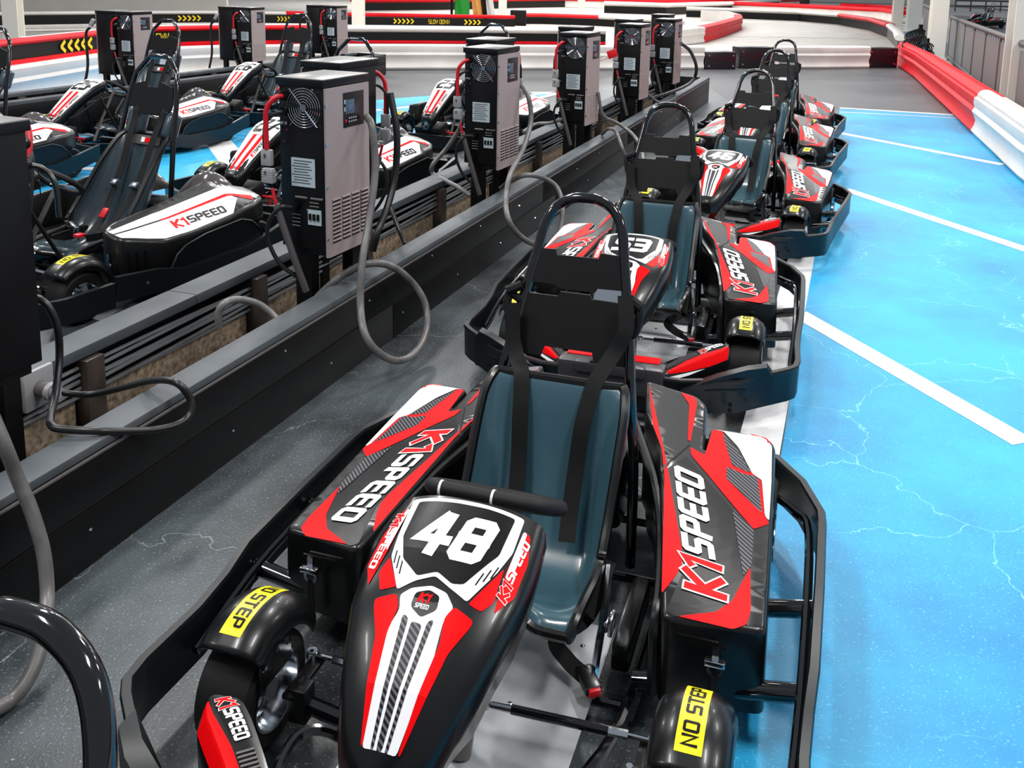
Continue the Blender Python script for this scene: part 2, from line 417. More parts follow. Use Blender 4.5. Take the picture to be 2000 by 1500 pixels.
# ------------------------------------------------------------ shared kart pieces
def wheel(name, parent, x, y, r, w, side, rimmat='chrome'):
    t = MB(); hw = w / 2
    prof = [(-hw * .96, r * .655), (-hw, r * .86), (-hw * .88, r * .955), (-hw * .6, r * .995), (0, r), (hw * .6, r * .995), (hw * .88, r * .955), (hw, r * .86), (hw * .96, r * .655), (hw * .7, r * .645), (-hw * .7, r * .645)]
    t.lathe(prof, 'X', 30)
    o = t.build(name, 'rubber', parent, (x, y, r))
    q = MB(); q.lathe([(-hw * .99, r * .65), (-hw * .99, r * .61), (-hw * .6, r * .57), (-hw * .4, r * .5), (hw * .4, r * .5), (hw * .6, r * .57), (hw * .99, r * .61), (hw * .99, r * .65), (hw * .7, r * .635), (-hw * .7, r * .635)], 'X', 26)
    q.lathe([(-.006, 0.001), (-.006, r * .52), (.006, r * .52), (.006, .001)], 'X', 26, c=(side * hw * .15, 0, 0))
    q.build('rim', rimmat, o)
    h = MB(); h.lathe([(-hw * .9, .001), (-hw * .9, r * .17), (hw * .75, r * .19), (hw * .75, .001)], 'X', 14)
    for k in range(5):
        a = 2 * PI * k / 5; h.lathe([(-hw * .35, .001), (-hw * .35, .008), (hw * .35, .008), (hw * .35, .001)], 'X', 6, c=(0, math.cos(a) * r * .32, math.sin(a) * r * .32))
    h.build('hub', 'chrome', o)
    return o

def fender(parent, x, side, r=.205, hw=.082, label=True, z0=.13, aa=(58, 148)):
    a0, a1 = math.radians(aa[0]), math.radians(aa[1])
    def F(a, t, e=0):   # t -1..1 across
        dr = .012 - .055 * max(0, abs(t) - .35) ** 1.6
        flat = 1 + .04 * math.cos(2 * (a - PI / 2))
        rr = (r + dr) * flat + e
        return Vector((x + t * hw, -math.cos(a) * rr, z0 + math.sin(a) * rr))
    m = MB()
    def g(i, j):
        u = i * 2.5 - 1.25
        if abs(u) <= 1: return F(a0 + (a1 - a0) * j, u)
        s = 1 if u > 0 else -1; e = F(a0 + (a1 - a0) * j, s); c = Vector((x, 0, z0)); d = (abs(u) - 1) / .25
        v = (c - e); v.x = 0; return e + v.normalized() * d * .035 + Vector((s * .006 * d, 0, 0))
    m.grid(g, 14, 22)
    o = m.build('front_fender', 'black', parent, solid=.004, ang=60)
    if label:
        # yellow NO STEP label following the curve; s = along the arc, t = across
        b = MB(); R_ = r + .02
        def fm(u, v, e):
            a = (1.18 + u / R_) if side > 0 else (1.18 + .215 / R_ - u / R_)
            t = (-v if side > 0 else v) / hw
            return F(a, t, e)
        b.use('yellow'); fill(b, [(0, -.028), (.215, -.028), (.215, .028), (0, .028)], lambda u, v: fm(u, v, EPS), .02)
        b.use('ink2' if 'ink2' in M else 'sblack'); text(b, 'NO STEP', .016, -.014, .028, .0245, .0062, .0098, lambda u, v: fm(u, v, 2 * EPS), shear=0, step=.015)
        b.build('warning_label', None, o, smooth=True)
    return o

def ribbon(mb, pts, w, side, th=.003, smooth=6):
    "flat webbing through the points; side = width direction"
    P = catmull([Vector(p) for p in pts], smooth); vs = []; n = len(P)
    for i in range(n):
        t = (P[min(i + 1, n - 1)] - P[max(i - 1, 0)]).normalized()
        sd = side[min(int(i / (n - 1) * (len(side) - 1) + .5), len(side) - 1)] if isinstance(side, list) else side
        s = Vector(sd); s = (s - t * s.dot(t)).normalized(); nn = t.cross(s)
        for a, b in ((-1, -1), (1, -1), (1, 1), (-1, 1)): vs.append(P[i] + s * a * w / 2 + nn * b * th / 2)
    fs = []
    for i in range(n - 1):
        for k in range(4): k2 = (k + 1) % 4; fs.append((i * 4 + k, i * 4 + k2, i * 4 + 4 + k2, i * 4 + 4 + k))
    fs += [(0, 1, 2, 3), tuple(range(n * 4 - 1, n * 4 - 5, -1))]
    mb.add(vs, fs)

# ------------------------------------------------------------ youth kart (black, red, white)
PY = [.25, .295, .85, 1.24, 1.35]; ZI = [.325, .332, .45, .50, .50]; ZO = [.315, .321, .36, .39, .40]; XI = [.414, .414, .30, .185, .17]; XO = [.645, .645, .64, .63, .63]
def hp(x, y):
    a = interp(y, PY, XI); b = interp(y, PY, XO); t = (x - a) / (b - a)
    return (1 - t) * interp(y, PY, ZI) + t * interp(y, PY, ZO)
FYS = [-.45, -.40, -.37, -.30, -.17, -.06, .06, .10]; FZS = [.33, .40, .44, .515, .608, .642, .672, .682]
FHY = [-.39, -.37, -.33, -.28, -.2, -.1, 0, .08]; FHW = [.045, .075, .10, .122, .152, .172, .176, .166]
def hf(x, y):
    w = interp(y, FHY, FHW); return interp(y, FYS, FZS) - .03 * min(1.3, abs(x) / w) ** 3
POD = {
 'out': [(.41, .298), (.32, .765), (.283, .922), (.215, 1.06), (.181, 1.25), (.355, 1.276), (.395, 1.24), (.425, .96), (.42, 1.11), (.488, 1.15), (.601, 1.185), (.628, 1.157), (.638, .953), (.645, .747), (.657, .339)],
 'red': [[(.196, 1.225), (.334, .806), (.425, .517), (.431, .476), (.421, .426), (.398, .364), (.33, .774), (.30, .888), (.25, 1.0)],
         [(.301, 1.25), (.35, 1.254), (.362, 1.22), (.375, .985), (.366, .985), (.339, 1.195)],
         [(.43, 1.10), (.458, 1.112), (.499, 1.046), (.571, .949), (.597, .936), (.609, .86), (.618, .778), (.636, .749), (.596, .698), (.388, .914), (.378, .955), (.425, .945)],
         [(.447, .312), (.534, .356), (.568, .407), (.6, .544), (.615, .394), (.61, .345), (.58, .318)],
         [(.54, 1.16), (.598, 1.174), (.618, 1.14), (.608, 1.145)]],
 'white': [[(.435, 1.105), (.59, 1.172), (.617, 1.139), (.628, .943), (.634, .76), (.621, .775), (.6, .938), (.571, .949), (.517, 1.059), (.464, 1.115)]],
 'carbon': [[(.494, .931), (.542, .928), (.587, .945), (.612, .78), (.5, .87)], [(.46, 1.10), (.509, .948), (.568, .947), (.519, 1.037)], [(.531, .749), (.596, .699), (.603, .551), (.586, .504)]],
 'sblack': [[(.418, .32), (.44, .47), (.33, .80), (.375, .90), (.59, .69), (.6, .54), (.565, .40), (.53, .35), (.44, .308)]]}
def side_pod(parent, s):
    T = lambda x, y, e=0: Vector((s * x, y, hp(x, y) + e))
    out = dense(round_poly(POD['out'], .022, 3), .03)
    m = MB(); r0 = inset(out, .012); r1 = inset(out, .004)
    fill(m, r0, lambda x, y: T(x, y), .05)
    rings = [[T(x, y) for x, y in r0], [T(x, y, -.004) for x, y in r1], [T(x, y, -.014) for x, y in out]]
    low = []
    for (x, y) in out: v = T(x, y); low.append(Vector((v.x + (s * .006 if x > .5 else -s * .0), y, .10 if y < 1.0 else .16)))
    rings.append(low)
    n = len(out)
    for a, b in zip(rings[:-1], rings[1:]):
        m.add(a + b, [(i, (i + 1) % n, n + (i + 1) % n, n + i) for i in range(n)])
    o = m.build('side_pod', 'black', parent, weld=.0004, ang=50)
    d = MB()
    for key, lay in (('sblack', 1), ('red', 2), ('white', 2), ('carbon', 3)):
        d.use(key)
        for poly in POD[key]: fill(d, round_poly(poly, .008, 2), lambda x, y: T(x, y, EPS * lay), .05)
    # seam between the two mouldings
    d.use('sblack'); fill(d, [(.319, .783), (.377, .967), (.374, .971), (.315, .789)], lambda x, y: T(x, y, EPS * 2.5), .05)
    d.build('sticker', None, o, smooth=False)
    l = MB(); L = .435
    if s > 0: fl = lambda u, v, k: T(.533 - .105 * u / L - v * .93, .405 + .42 * u / L * 1.0 - v * .18, EPS * (3 + k))
    else: fl = lambda u, v, k: T(.437 + .10 * u / L - v * .93, .815 - .42 * u / L + v * .18, EPS * (3 + k))
    logo(l, L, fl)
    l.build('lettering', None, o, smooth=False)
    # front latch: bracket, knob, ring and rubber strap
    q = MB(); q.box((s * .545, .288, .275), (.016, .01, .035)); q.lathe([(-.002, .012), (-.002, .02), (.004, .02), (.004, .012)], 'Y', 14, c=(s * .545, .285, .235)); q.box((s * .545, .280, .258), (.05, .02, .014), bev=.003)
    q.build('latch', 'chrome', o)
    q = MB(); q.box((s * .545, .286, .165), (.016, .008, .12)); q.build('strap', 'rubber', o)
    q = MB()
    for k in range(2): q.box((s * (.50 + .02 * k), .293, .303 - .011 * k), (.10, .006, .003))
    tag(q.build('slot', 'sblack', o), kind='stuff')
    # moulded lower ledge towards the seat
    q = MB(); q.tube([(s * .395, .30, .12), (s * .39, .33, .28), (s * .385, .42, .33), (s * .35, .62, .37), (s * .30, .78, .40), (s * .25, .90, .42), (s * .18, 1.05, .45)], .014, 8, smooth=5)
    q.build('inner_flange', 'black', o)
    return o

def nose_fairing(parent):
    m = MB(); ys = [-.395, -.385, -.37, -.34, -.3, -.24, -.17, -.1, -.03, .04, .075, .09]
    nx = 16; vs = []; rows = []
    for y in ys:
        w = interp(y, FHY, FHW) if y > -.39 else .03; row = []
        drop = .13 if y > -.3 else .10
        zc = interp(y, FYS, FZS)
        for k in range(-nx // 2 - 3, nx // 2 + 4):
            t = k / (nx / 2)
            if abs(t) <= 1: row.append(Vector((t * w, y, hf(t * w, y))))
            else:
                e = (abs(k) - nx // 2); sg = 1 if k > 0 else -1; z1 = hf(w, y)
                row.append(Vector((sg * (w + [0, .008, .010, -.004][e]), y - [0, .0, .0, .01][e] * .5, z1 - [0, .018, .05, drop][e])))
        rows.append(row)
    c = len(rows[0])
    # front lip below the tip
    front = [Vector((v.x * .9, v.y - .012, v.z - .05)) for v in rows[0]]; rows = [front] + rows
    vs = [v for r in rows for v in r]
    m.add(vs, [(i * c + k, i * c + k + 1, (i + 1) * c + k + 1, (i + 1) * c + k) for i in range(len(rows) - 1) for k in range(c - 1)])
    back = rows[-1]; m.add(back + [Vector((v.x * .92, v.y + .012, v.z - .03)) for v in back], [(k, k + 1, c + k + 1, c + k) for k in range(c - 1)])
    o = m.build('nose_fairing', 'black', parent, solid=.004, weld=.0003, ang=60)
    T = lambda x, y, e=0: Vector((x, y, hf(x, y) + e))
    d = MB()
    def f(key, lay, *polys):
        d.use(key)
        for p in polys: fill(d, round_poly(p, .006, 2), lambda x, y: T(x, y, EPS * lay), .012)
    mir = lambda P: [(-x, y) for x, y in P]
    f('white', 2, [(-.14, .078), (-.02, .084), (.02, .084), (.128, .078), (.132, -.014), (.118, -.07), (.082, -.150), (.037, -.132), (-.002, -.114), (-.038, -.132), (-.068, -.158), (-.118, -.083), (-.128, -.03)])
    f('sblack', 3, [(-.122, .068), (-.026, .073), (.04, .073), (.11, .068), (.108, -.032), (.062, -.118), (.038, -.123), (-.002, -.104), (-.04, -.122), (-.088, -.088), (-.115, -.031)])
    f('red', 2, [(-.12, -.085), (-.072, -.152), (-.105, -.162), (-.128, -.12)], [(.128, -.054), (.132, -.13), (.115, -.157), (.086, -.153), (.12, -.075)])
    f('white', 2, [(-.056, -.168), (-.04, -.15), (0, -.136), (.036, -.144), (.062, -.170), (.05, -.194), (.052, -.231), (.055, -.262), (.033, -.37), (-.036, -.37), (-.052, -.262), (-.058, -.221), (-.046, -.19)])
    for P in ([(-.063, -.168), (-.108, -.178), (-.104, -.19), (-.078, -.234), (-.062, -.301), (-.04, -.368), (-.036, -.368), (-.048, -.28), (-.056, -.226), (-.05, -.188)],): f('red', 3, P, mir(P))
    # side flashes with lettering
    sr = [(.138, .05), (.152, .046), (.168, -.02), (.166, -.10), (.139, -.148), (.134, -.068)]
    f('red', 2, sr, mir(sr)); sw = [(.136, .048), (.144, .048), (.15, -.04), (.136, -.07)]; f('white', 3, sw, mir(sw))
    f('sblack', 3, [(0, -.146), (.026, -.155), (.030, -.180), (.002, -.196), (-.026, -.183), (-.026, -.157)])
    f('carbon', 3, [(-.036, -.196), (-.022, -.2), (-.013, -.371), (-.019, -.371)], [(-.014, -.204), (.010, -.206), (.004, -.372), (-.007, -.372)], [(.019, -.199), (.031, -.194), (.016, -.372), (.010, -.372)])
    # hatch ticks on the white shoulders
    d.use('sblack')
    for k in range(3):
        x = -.112 + .012 * k; fill(d, [(x, -.07 - .012 * k), (x + .003, -.07 - .012 * k), (x + .010, -.10 - .012 * k), (x + .007, -.10 - .012 * k)], lambda a, b: T(a, b, EPS * 3.2), .03)
        x = .084 + .012 * k; fill(d, [(x, -.112 + .012 * k), (x + .003, -.112 + .012 * k), (x + .010, -.082 + .012 * k), (x + .007, -.082 + .012 * k)], lambda a, b: T(a, b, EPS * 3.2), .03)
    d.build('sticker', None, o, smooth=False)
    l = MB()
    for s in (1, -1):
        if s > 0: fl = lambda u, v, k: T(.150 + .008 * u / .14 - v * .62, -.118 + u, EPS * (3.2 + k * .6))
        else: fl = lambda u, v, k: T(-.158 + .0 * u + v * .62, .034 - u, EPS * (3.2 + k * .6))
        logo(l, .14, fl)
    l.use('red'); text(l, 'K1', -.014, -.172, .014, .014, .005, .005, lambda u, v: T(u, v, EPS * 4.4), shear=.2, step=.02)
    l.use('white'); text(l, 'SPEED', -.017, -.183, .006, .005, .0016, .0022, lambda u, v: T(u, v, EPS * 4.4), shear=.2, step=.02)
    l.build('lettering', None, o, smooth=False)
    return o
def digits_red(num, parent):
    b = MB(); b.use('white'); T = lambda u, v: Vector((u, v, hf(u, v) + EPS * 4.2))
    text(b, num, -.080, -.060, .090, .074, .0255, .034, T, shear=.14, step=.012, wide=.95)
    return b.build('race_number', None, parent, smooth=False)

SEATV = [(.245, .262, .195, .004), (.275, .285, .205, .012), (.33, .262, .208, .045), (.42, .205, .21, .10), (.53, .185, .212, .14), (.62, .235, .213, .15), (.69, .35, .213, .13), (.735, .49, .215, .095), (.768, .61, .215, .05), (.783, .655, .205, .02), (.795, .668, .195, .006)]
def seat_fn(V, centre_cut=.10, waist=0):
    def S(u, v):
        n = len(V) - 1; f = v * n; i = min(int(f), n - 1); t = f - i
        t_ = t; a = V[i]; b = V[i + 1]; y = a[0] + (b[0] - a[0]) * t_; z = a[1] + (b[1] - a[1]) * t_; hw = a[2] + (b[2] - a[2]) * t_; sd = a[3] + (b[3] - a[3]) * t_
        a2 = V[max(i - 1, 0)]; b2 = V[min(i + 2, n)]; ty, tz = b2[0] - a2[0], b2[1] - a2[1]; L = math.hypot(ty, tz) or 1; ny, nz = -tz / L, ty / L
        k = abs(u); x = hw * math.copysign(min(1, (k / .82)) ** .9, u); r = max(0, (k - .5) / .5); r = r * r * (3 - 2 * r)
        rise = sd * r; p = Vector((x, y + ny * rise, z + nz * rise))
        if v < .3:
            c = max(0, 1 - k / .5); c = c * c * (3 - 2 * c); p.y += centre_cut * c * (1 - v / .3)
            p.z -= .03 * c * (1 - v / .3)
        return p
    return S
def make_seat(parent, V, mt, rim='black', cut=.10):
    # resample the profile smoothly
    P = catmull([Vector((a[0], a[1], a[2])) for a in V], 3); Q = catmull([Vector((a[3], 0, 0)) for a in V], 3)
    V2 = [(p.x, p.y, p.z, q.x) for p, q in zip(P, Q)]
    S = seat_fn(V2, cut); m = MB(); m.grid(lambda i, j: S(i * 2 - 1, j), 30, 44)
    o = m.build('seat', mt, parent, solid=.006, ang=70)
    r = MB(); loop = [S(-1, j / 40) for j in range(41)] + [S(-1 + 2 * i / 30, 1) for i in range(1, 30)] + [S(1, j / 40) for j in range(40, -1, -1)] + [S(1 - 2 * i / 30, 0) for i in range(1, 30)]
    r.tube(loop, .0145, 8, closed=True); r.build('seat_rim', rim, o)
    return o, S

def lean(z, y0=.905, z0=.758, k=.36): return y0 + (z - z0) * k
def make_youth_kart():
    root = empty('racing_kart', (0, 0, 0))
    # frame
    f = MB()
    for s in (-1, 1):
        f.tube([(s * .2, -.36, .07), (s * .22, -.1, .06), (s * .33, .25, .06), (s * .34, .8, .06), (s * .3, 1.12, .09)], .015, 8, smooth=4)
        f.tube([(s * .34, .35, .10), (s * .765, .35, .175)], .024, 10); f.tube([(s * .34, .65, .10), (s * .77, .65, .19)], .024, 10)
    for y in (-.36, .0, .3, .8, 1.1): f.tube([(-.32 if y > .2 else -.2, y, .06), (.32 if y > .2 else .2, y, .06)], .013, 8)
    f.tube([(-.42, 0, .13), (-.22, -.0, .10)], .02, 8); f.tube([(.42, 0, .13), (.22, 0, .10)], .02, 8)
    f.build('frame', 'blackgloss', root)
    # front hoop that carries the pedals
    f = MB()
    for s in (-1, 1): f.tube([(s * .13, -.1, .10), (s * .26, -.1, .17), (s * .31, -.17, .20), (s * .27, -.30, .20), (s * .1, -.34, .20), (0, -.34, .20)], .012, 8, smooth=5)
    f.build('pedal_bar', 'blackgloss', root)
    t = MB(); t.box((0, .12, .080), (.50, .84, .004)); t.build('floor_tray', 'alu', root)
    t = MB()
    for x in (-.18, -.06, .06, .18):
        for y in (-.26, -.05, .2, .45): t.lathe([(.003, .001), (.002, .005), (0, .007)], 'Z', 8, c=(x, y, .082), closed=False)
    tag(t.build('rivet', 'chrome', root), kind='stuff')
    for s in (-1, 1):
        p = MB(); p.tube([(s * .17, -.22, .06), (s * .17, -.26, .20)], .007, 6); p.tube([(s * .13, -.26, .20), (s * .21, -.26, .20)], .009, 8); p.tube([(s * .17, -.22, .09), (s * .17, -.05, .08)], .006, 6)
        p.build('pedal', 'chrome', root)
    # steering: column, tie rods, stub axles
    c = MB(); c.tube([(0, .0, .12), (-.01, .12, .30), (-.01, .30, .55)], .013, 8); c.tube([(.0, .02, .08), (.0, .08, .24)], .028, 12); c.build('steering_column', 'steel', root)
    for s in (-1, 1):
        r = MB(); r.use('blackgloss').tube([(s * .10, .095, .165), (s * .33, .105, .165)], .011, 10)
        r.use('chrome').tube([(s * .05, .092, .165), (s * .10, .095, .165)], .008, 8); r.tube([(s * .33, .105, .165), (s * .375, .107, .165)], .010, 6); r.tube([(s * .375, .107, .165), (s * .43, .108, .165)], .006, 8)
        r.lathe([(-.008, .005), (-.008, .014), (.008, .014), (.008, .005)], 'Z', 12, c=(s * .035, .092, .165)); r.lathe([(-.008, .005), (-.008, .014), (.008, .014), (.008, .005)], 'Z', 12, c=(s * .435, .108, .165))
        r.build('tie_rod', None, root)
        k = MB(); k.use('blackmatt').box((s * .42, .05, .15), (.035, .15, .014), bev=.003); k.use('blackmatt').box((s * .40, 0, .13), (.05, .05, .09), bev=.006)
        k.use('chrome').lathe([(-.01, .001), (-.01, .008), (.012, .008), (.012, .001)], 'Z', 6, c=(s * .40, 0, .18)); k.lathe([(-.006, .001), (-.006, .007), (.01, .007), (.01, .001)], 'Z', 6, c=(s * .43, .10, .16))
        k.build('stub_axle', None, root)
        bk = MB(); bk.box((s * .455, -.02, .25), (.006, .13, .10), bev=.002); bk.build('fender_bracket', 'black', root)
        bb = MB()
        for dy in (-.05, 0, .05): bb.lathe([(-.004, .001), (-.004, .008), (.004, .008), (.004, .001)], 'X', 6, c=(s * .451, dy - .02, .27 - abs(dy) * .3))
        tag(bb.build('bolt', 'chrome', root), kind='stuff')
        wheel('front_wheel', root, s * .535, 0, .14, .145, -s)
        wheel('rear_wheel', root, s * .55, 1.12, .14, .19, -s)
        fender(root, s * .53, s)
        side_pod(root, s)
    a = MB(); a.tube([(-.5, 1.12, .14), (.5, 1.12, .14)], .016, 10); a.build('rear_axle', 'chrome', root)
    # rear motor cover between the pods
    e = MB(); e.box((0, 1.08, .22), (.34, .26, .24), bev=.03); e.build('motor_cover', 'black', root)
    nose = nose_fairing(root)
    # support strut below the fairing
    b = MB()
    for s in (-1, 1): b.tube([(s * .05, -.38, .36), (s * .09, -.3, .36), (s * .12, -.1, .46), (s * .13, .02, .52)], .009, 8, smooth=4); b.tube([(s * .05, -.37, .36), (s * .05, -.36, .20)], .009, 8)
    b.build('fairing_frame', 'blackgloss', root)
    # seat
    seat, S = make_seat(root, SEATV, 'seat')
    for s in (-1, 1):
        q = MB(); q.tube([(s * .24, .33, .10), (s * .245, .40, .22), (s * .235, .50, .30)], .011, 6); q.box((s * .25, .40, .20), (.02, .03, .03), bev=.004); q.box((s * .255, .46, .16), (.012, .05, .05), bev=.003)
        q.build('seat_stay', 'chrome', root)
    # steering wheel
    w = MB(); R_ = .165; cc = Vector((-.015, .285, .575)); ax = Vector((0, .50, .866)); fw = Vector((0, .866, -.50)); rt = Vector((1, 0, 0))
    ring = [cc + rt * math.cos(a) * R_ * 1.0 + fw * (math.sin(a) * .135 if math.sin(a) > 0 else max(math.sin(a) * .135, -.085)) for a in [2 * PI * k / 40 for k in range(40)]]
    w.tube(ring, .0185, 10, closed=True); wo = w.build('steering_wheel', 'rubber', root)
    for x in (-.115, .02):
        q = MB(); q.tube([cc + rt * (x - .003) - fw * .085, cc + rt * (x + .003) - fw * .085], .0195, 12); q.build('stitched_band', 'white', wo)
    q = MB()
    for a in (90, 205, 335):
        a = math.radians(a); q.tube([cc - ax * .02, cc + rt * math.cos(a) * R_ + fw * math.sin(a) * .12], .008, 6)
    q.lathe([(-.012, .001), (-.012, .035), (.0, .035), (.0, .001)], 'Z', 14, c=cc - ax * .03); q.build('spoke', 'blackmatt', wo)
    q = MB(); q.lathe([(-.02, .001), (-.02, .016), (.02, .016), (.02, .001)], 'Z', 12, c=cc - ax * .06 + Vector((0.01, -.01, -.0))); q.build('steering_hub', 'chrome', wo)
    # hoop behind the seat
    h = MB(); L = lambda x, z: Vector((x, lean(z), z))
    h.tube([(-.235, .80, .10), (-.225, .84, .40), L(-.205, .62), L(-.178, .80), L(-.140, 1.0), L(-.125, 1.08), L(-.095, 1.135), L(-.045, 1.163), L(0, 1.168), L(.045, 1.163), L(.095, 1.135), L(.125, 1.08), L(.140, 1.0), L(.178, .80), L(.205, .62), (.225, .84, .40), (.235, .80, .10)], .0165, 10, smooth=5)
    h.build('roll_hoop', 'blackgloss', root, ang=80)
    def plate(P, name):
        q = MB(); n = len(P); A = [Vector((x, lean(z) - .010, z)) for x, z in P]; B = [Vector((x, lean(z) - .004, z)) for x, z in P]
        t = tessellate_polygon([[Vector((x, z, 0)) for x, z in P]])
        q.add(A + B, [tuple(i) for i in t] + [tuple(j + n for j in reversed(i)) for i in t] + [(i, (i + 1) % n, n + (i + 1) % n, n + i) for i in range(n)])
        return q.build(name, 'plate', root, smooth=False)
    plate([(-.128, 1.008), (-.079, 1.010), (-.074, .994), (.062, .996), (.068, 1.012), (.128, 1.010), (.155, .925), (.15, .912), (.064, .910), (.058, .898), (-.052, .897), (-.067, .909), (-.15, .908), (-.152, .92)], 'back_plate')
    plate([(-.160, .874), (-.055, .875), (-.048, .889), (.048, .889), (.053, .877), (.160, .875), (.20, .71), (.192, .70), (.082, .70), (.074, .728), (-.078, .728), (-.086, .70), (-.192, .70), (-.2, .71)], 'lower_back_plate')
    q = MB(); q.box((.1, lean(.892) + .004, .892), (.085, .003, .045), rot=Matrix.Rotation(-.35, 3, 'X')); q.build('name_tag', 'chrome', root)
    # shoulder belts
    for s in (-1, 1):
        q = MB()
        if s < 0: P = [(-.185, .90, .84), (-.172, .87, .74), (-.15, .845, .69), (-.118, .795, .668), (-.108, .765, .62), (-.10, .735, .55), (-.09, .70, .44), (-.08, .645, .33), (-.075, .60, .27)]
        else: P = [(.165, .925, .90), (.178, .885, .81), (.15, .86, .74), (.112, .80, .672), (.10, .768, .62), (.09, .735, .55), (.085, .70, .44), (.085, .645, .33), (.09, .60, .27)]
        ribbon(q, [Vector(p) + Vector((0, -.012, .012)) for p in P], .048, [(1, 0, 0), (1, .25, .2), (1, 0, 0), (1, 0, 0)])
        q.build('shoulder_belt', 'belt', root)
        q = MB(); q.tube([(s * .172, .93, .85), (s * .21, .92, .87), (s * .20, .90, .80), (s * .17, .90, .80)], .013, 8, smooth=5); q.tube([(s * .17, .93, .90), (s * .215, .915, .88)], .016, 8); q.build('belt_anchor', 'belt', root)
    # lap belt with an orange-red release buckle
    q = MB(); ribbon(q, [(.23, .52, .30), (.20, .42, .20), (.13, .36, .16), (.17, .33, .13), (.225, .30, .12)], .04, (.5, .6, .5)); bl = q.build('lap_belt', 'belt', root)
    q = MB(); q.box((.236, .292, .12), (.045, .085, .024), rot=Matrix.Rotation(.6, 3, 'Z'), bev=.006); b_ = q.build('buckle', 'black', bl)
    q = MB(); q.box((.262, .254, .122), (.03, .012, .018), rot=Matrix.Rotation(.6, 3, 'Z'), bev=.002); tag(q.build('release_button', 'cred', bl), 'orange-red release button')
    # wrap-round bumper
    prof = [(-.007, 0), (.007, 0), (.009, .125), (.014, .14), (.010, .148), (-.010, .148), (-.014, .14), (-.009, .125)]
    b = MB(); half = [(.30, -.46, .085), (.52, -.385, .085), (.72, -.205, .085), (.752, -.165, .085), (.762, -.10, .085), (.757, .10, .087), (.764, .24, .100), (.772, .34, .124), (.779, .65, .125), (.782, .95, .125), (.778, 1.01, .125), (.72, 1.17, .125), (.63, 1.30, .125), (.45, 1.345, .125), (.2, 1.37, .125)]
    path = [Vector(v) for v in half] + [Vector((-x, y, z)) for x, y, z in reversed(half)]
    b.sweep(path, prof, closed=True)
    b.build('bumper_band', 'navy', root)
    for s in (1, -1):
        r = MB(); r.tube([(s * .60, 1.20, .20), (s * .70, 1.10, .20), (s * .748, .98, .20), (s * .748, .4, .195), (s * .735, .05, .14)], .013, 8, smooth=4); r.build('side_rail', 'blackgloss', root)
    # front bumper: corner plates, wings and centre block
    for s in (-1, 1):
        q = MB(); out = [(.70, -.16, .10), (.68, -.215, .12), (.64, -.23, .27), (.60, -.25, .285), (.42, -.35, .27), (.3, -.40, .22), (.3, -.44, .10)]
        def Q(p, e): return Vector((s * p[0], p[1] - .035 - e, p[2]))
        P2 = [(.66, .10), (.665, .22), (.635, .272), (.56, .28), (.44, .255), (.30, .20), (.28, .10)]
        def yb(x): return interp(x, [.28, .30, .52, .72], [-.47, -.465, -.395, -.215])
        n = len(P2); A = [Vector((s * x, yb(x) - .030, z)) for x, z in P2]; B = [Vector((s * x, yb(x) + .02, z)) for x, z in P2]
        q.add(A + B, [tuple(range(n)), tuple(range(2 * n - 1, n - 1, -1))] + [(i, (i + 1) % n, n + (i + 1) % n, n + i) for i in range(n)])
        q.box((s * .48, -.447, .205), (.17, .012, .008), rot=Matrix.Rotation(s * .36, 3, 'Z'))
        for x, z in ((.56, .15), (.50, .14), (.50, .115)): q.lathe([(-.004, .001), (-.004, .009), (.004, .009), (.004, .001)], 'Y', 8, c=(s * x, yb(x) - .033, z))
        q.build('bumper_corner_plate', 'navy', root, ang=25)
        # wing: raised blade from the centre block to the wheel
        c0 = Vector((s * .22, -.425, .235)); c1 = Vector((s * .478, -.245, .305)); d = (c1 - c0); ln = d.length; dd = d.normalized(); sd = Vector((s * .62, -.78, -.1)); sd = (sd - dd * sd.dot(dd)).normalized(); up = sd.cross(dd); up = up if up.z > 0 else -up
        def Wp(u, v, e=0):  # u 0..1 along, v -1..1 across (+ = forward)
            wd = interp(u, [0, .3, .75, .88, .96, 1], [.040, .048, .052, .050, .036, .016]); bow = .035 * math.sin(u * PI * .6)
            return c0 + dd * (u * ln * 1.0) + sd * (v * wd - bow * .5) + up * (.012 * (1 - v * v) - (.03 if v > .5 else 0) * (v - .5) * 2 + e)
        w_ = MB(); w_.grid(lambda i, j: Wp(j, i * 2 - 1), 10, 22)
        e_ = [Wp(j / 22, -1) for j in range(23)] + [Wp(1, -1 + 2 * i / 10) for i in range(1, 11)] + [Wp(1 - j / 22, 1) for j in range(1, 23)]
        lo = [p + Vector((0, .0, -.07)) for p in e_]; k = len(e_); w_.add(e_ + lo, [(i, i + 1, k + i + 1, k + i) for i in range(k - 1)])
        wo_ = w_.build('front_wing', 'black', root, weld=.0005, ang=60)
        d_ = MB(); d_.use('red'); ff = lambda u, v: Wp(u, v, EPS)
        fill(d_, [(.02, .35), (.35, .05), (.6, .05), (.97, .30), (.985, .6), (.9, .95), (.62, .95), (.3, .8), (.05, .6)], ff, .08)
        d_.use('white'); fill(d_, [(.02, .72), (.3, .85), (.55, .97), (.3, .97), (.05, .9)], ff, .08)
        d_.use('sblack'); fill(d_, [(.60, -.82), (.90, -.82), (.97, -.3), (.97, .12), (.66, -.08)], ff, .08)
        d_.build('sticker', None, wo_, smooth=False)
        d_ = MB()
        for i in range(16):
            u = .05 + .031 * i; a = Wp(u, -.72, .002); b2 = Wp(u + .02, .0, .002) ; d_.tube([a, b2], .0035, 4)
        tag(d_.build('rib', 'steel', wo_), kind='stuff')
        d_ = MB(); 
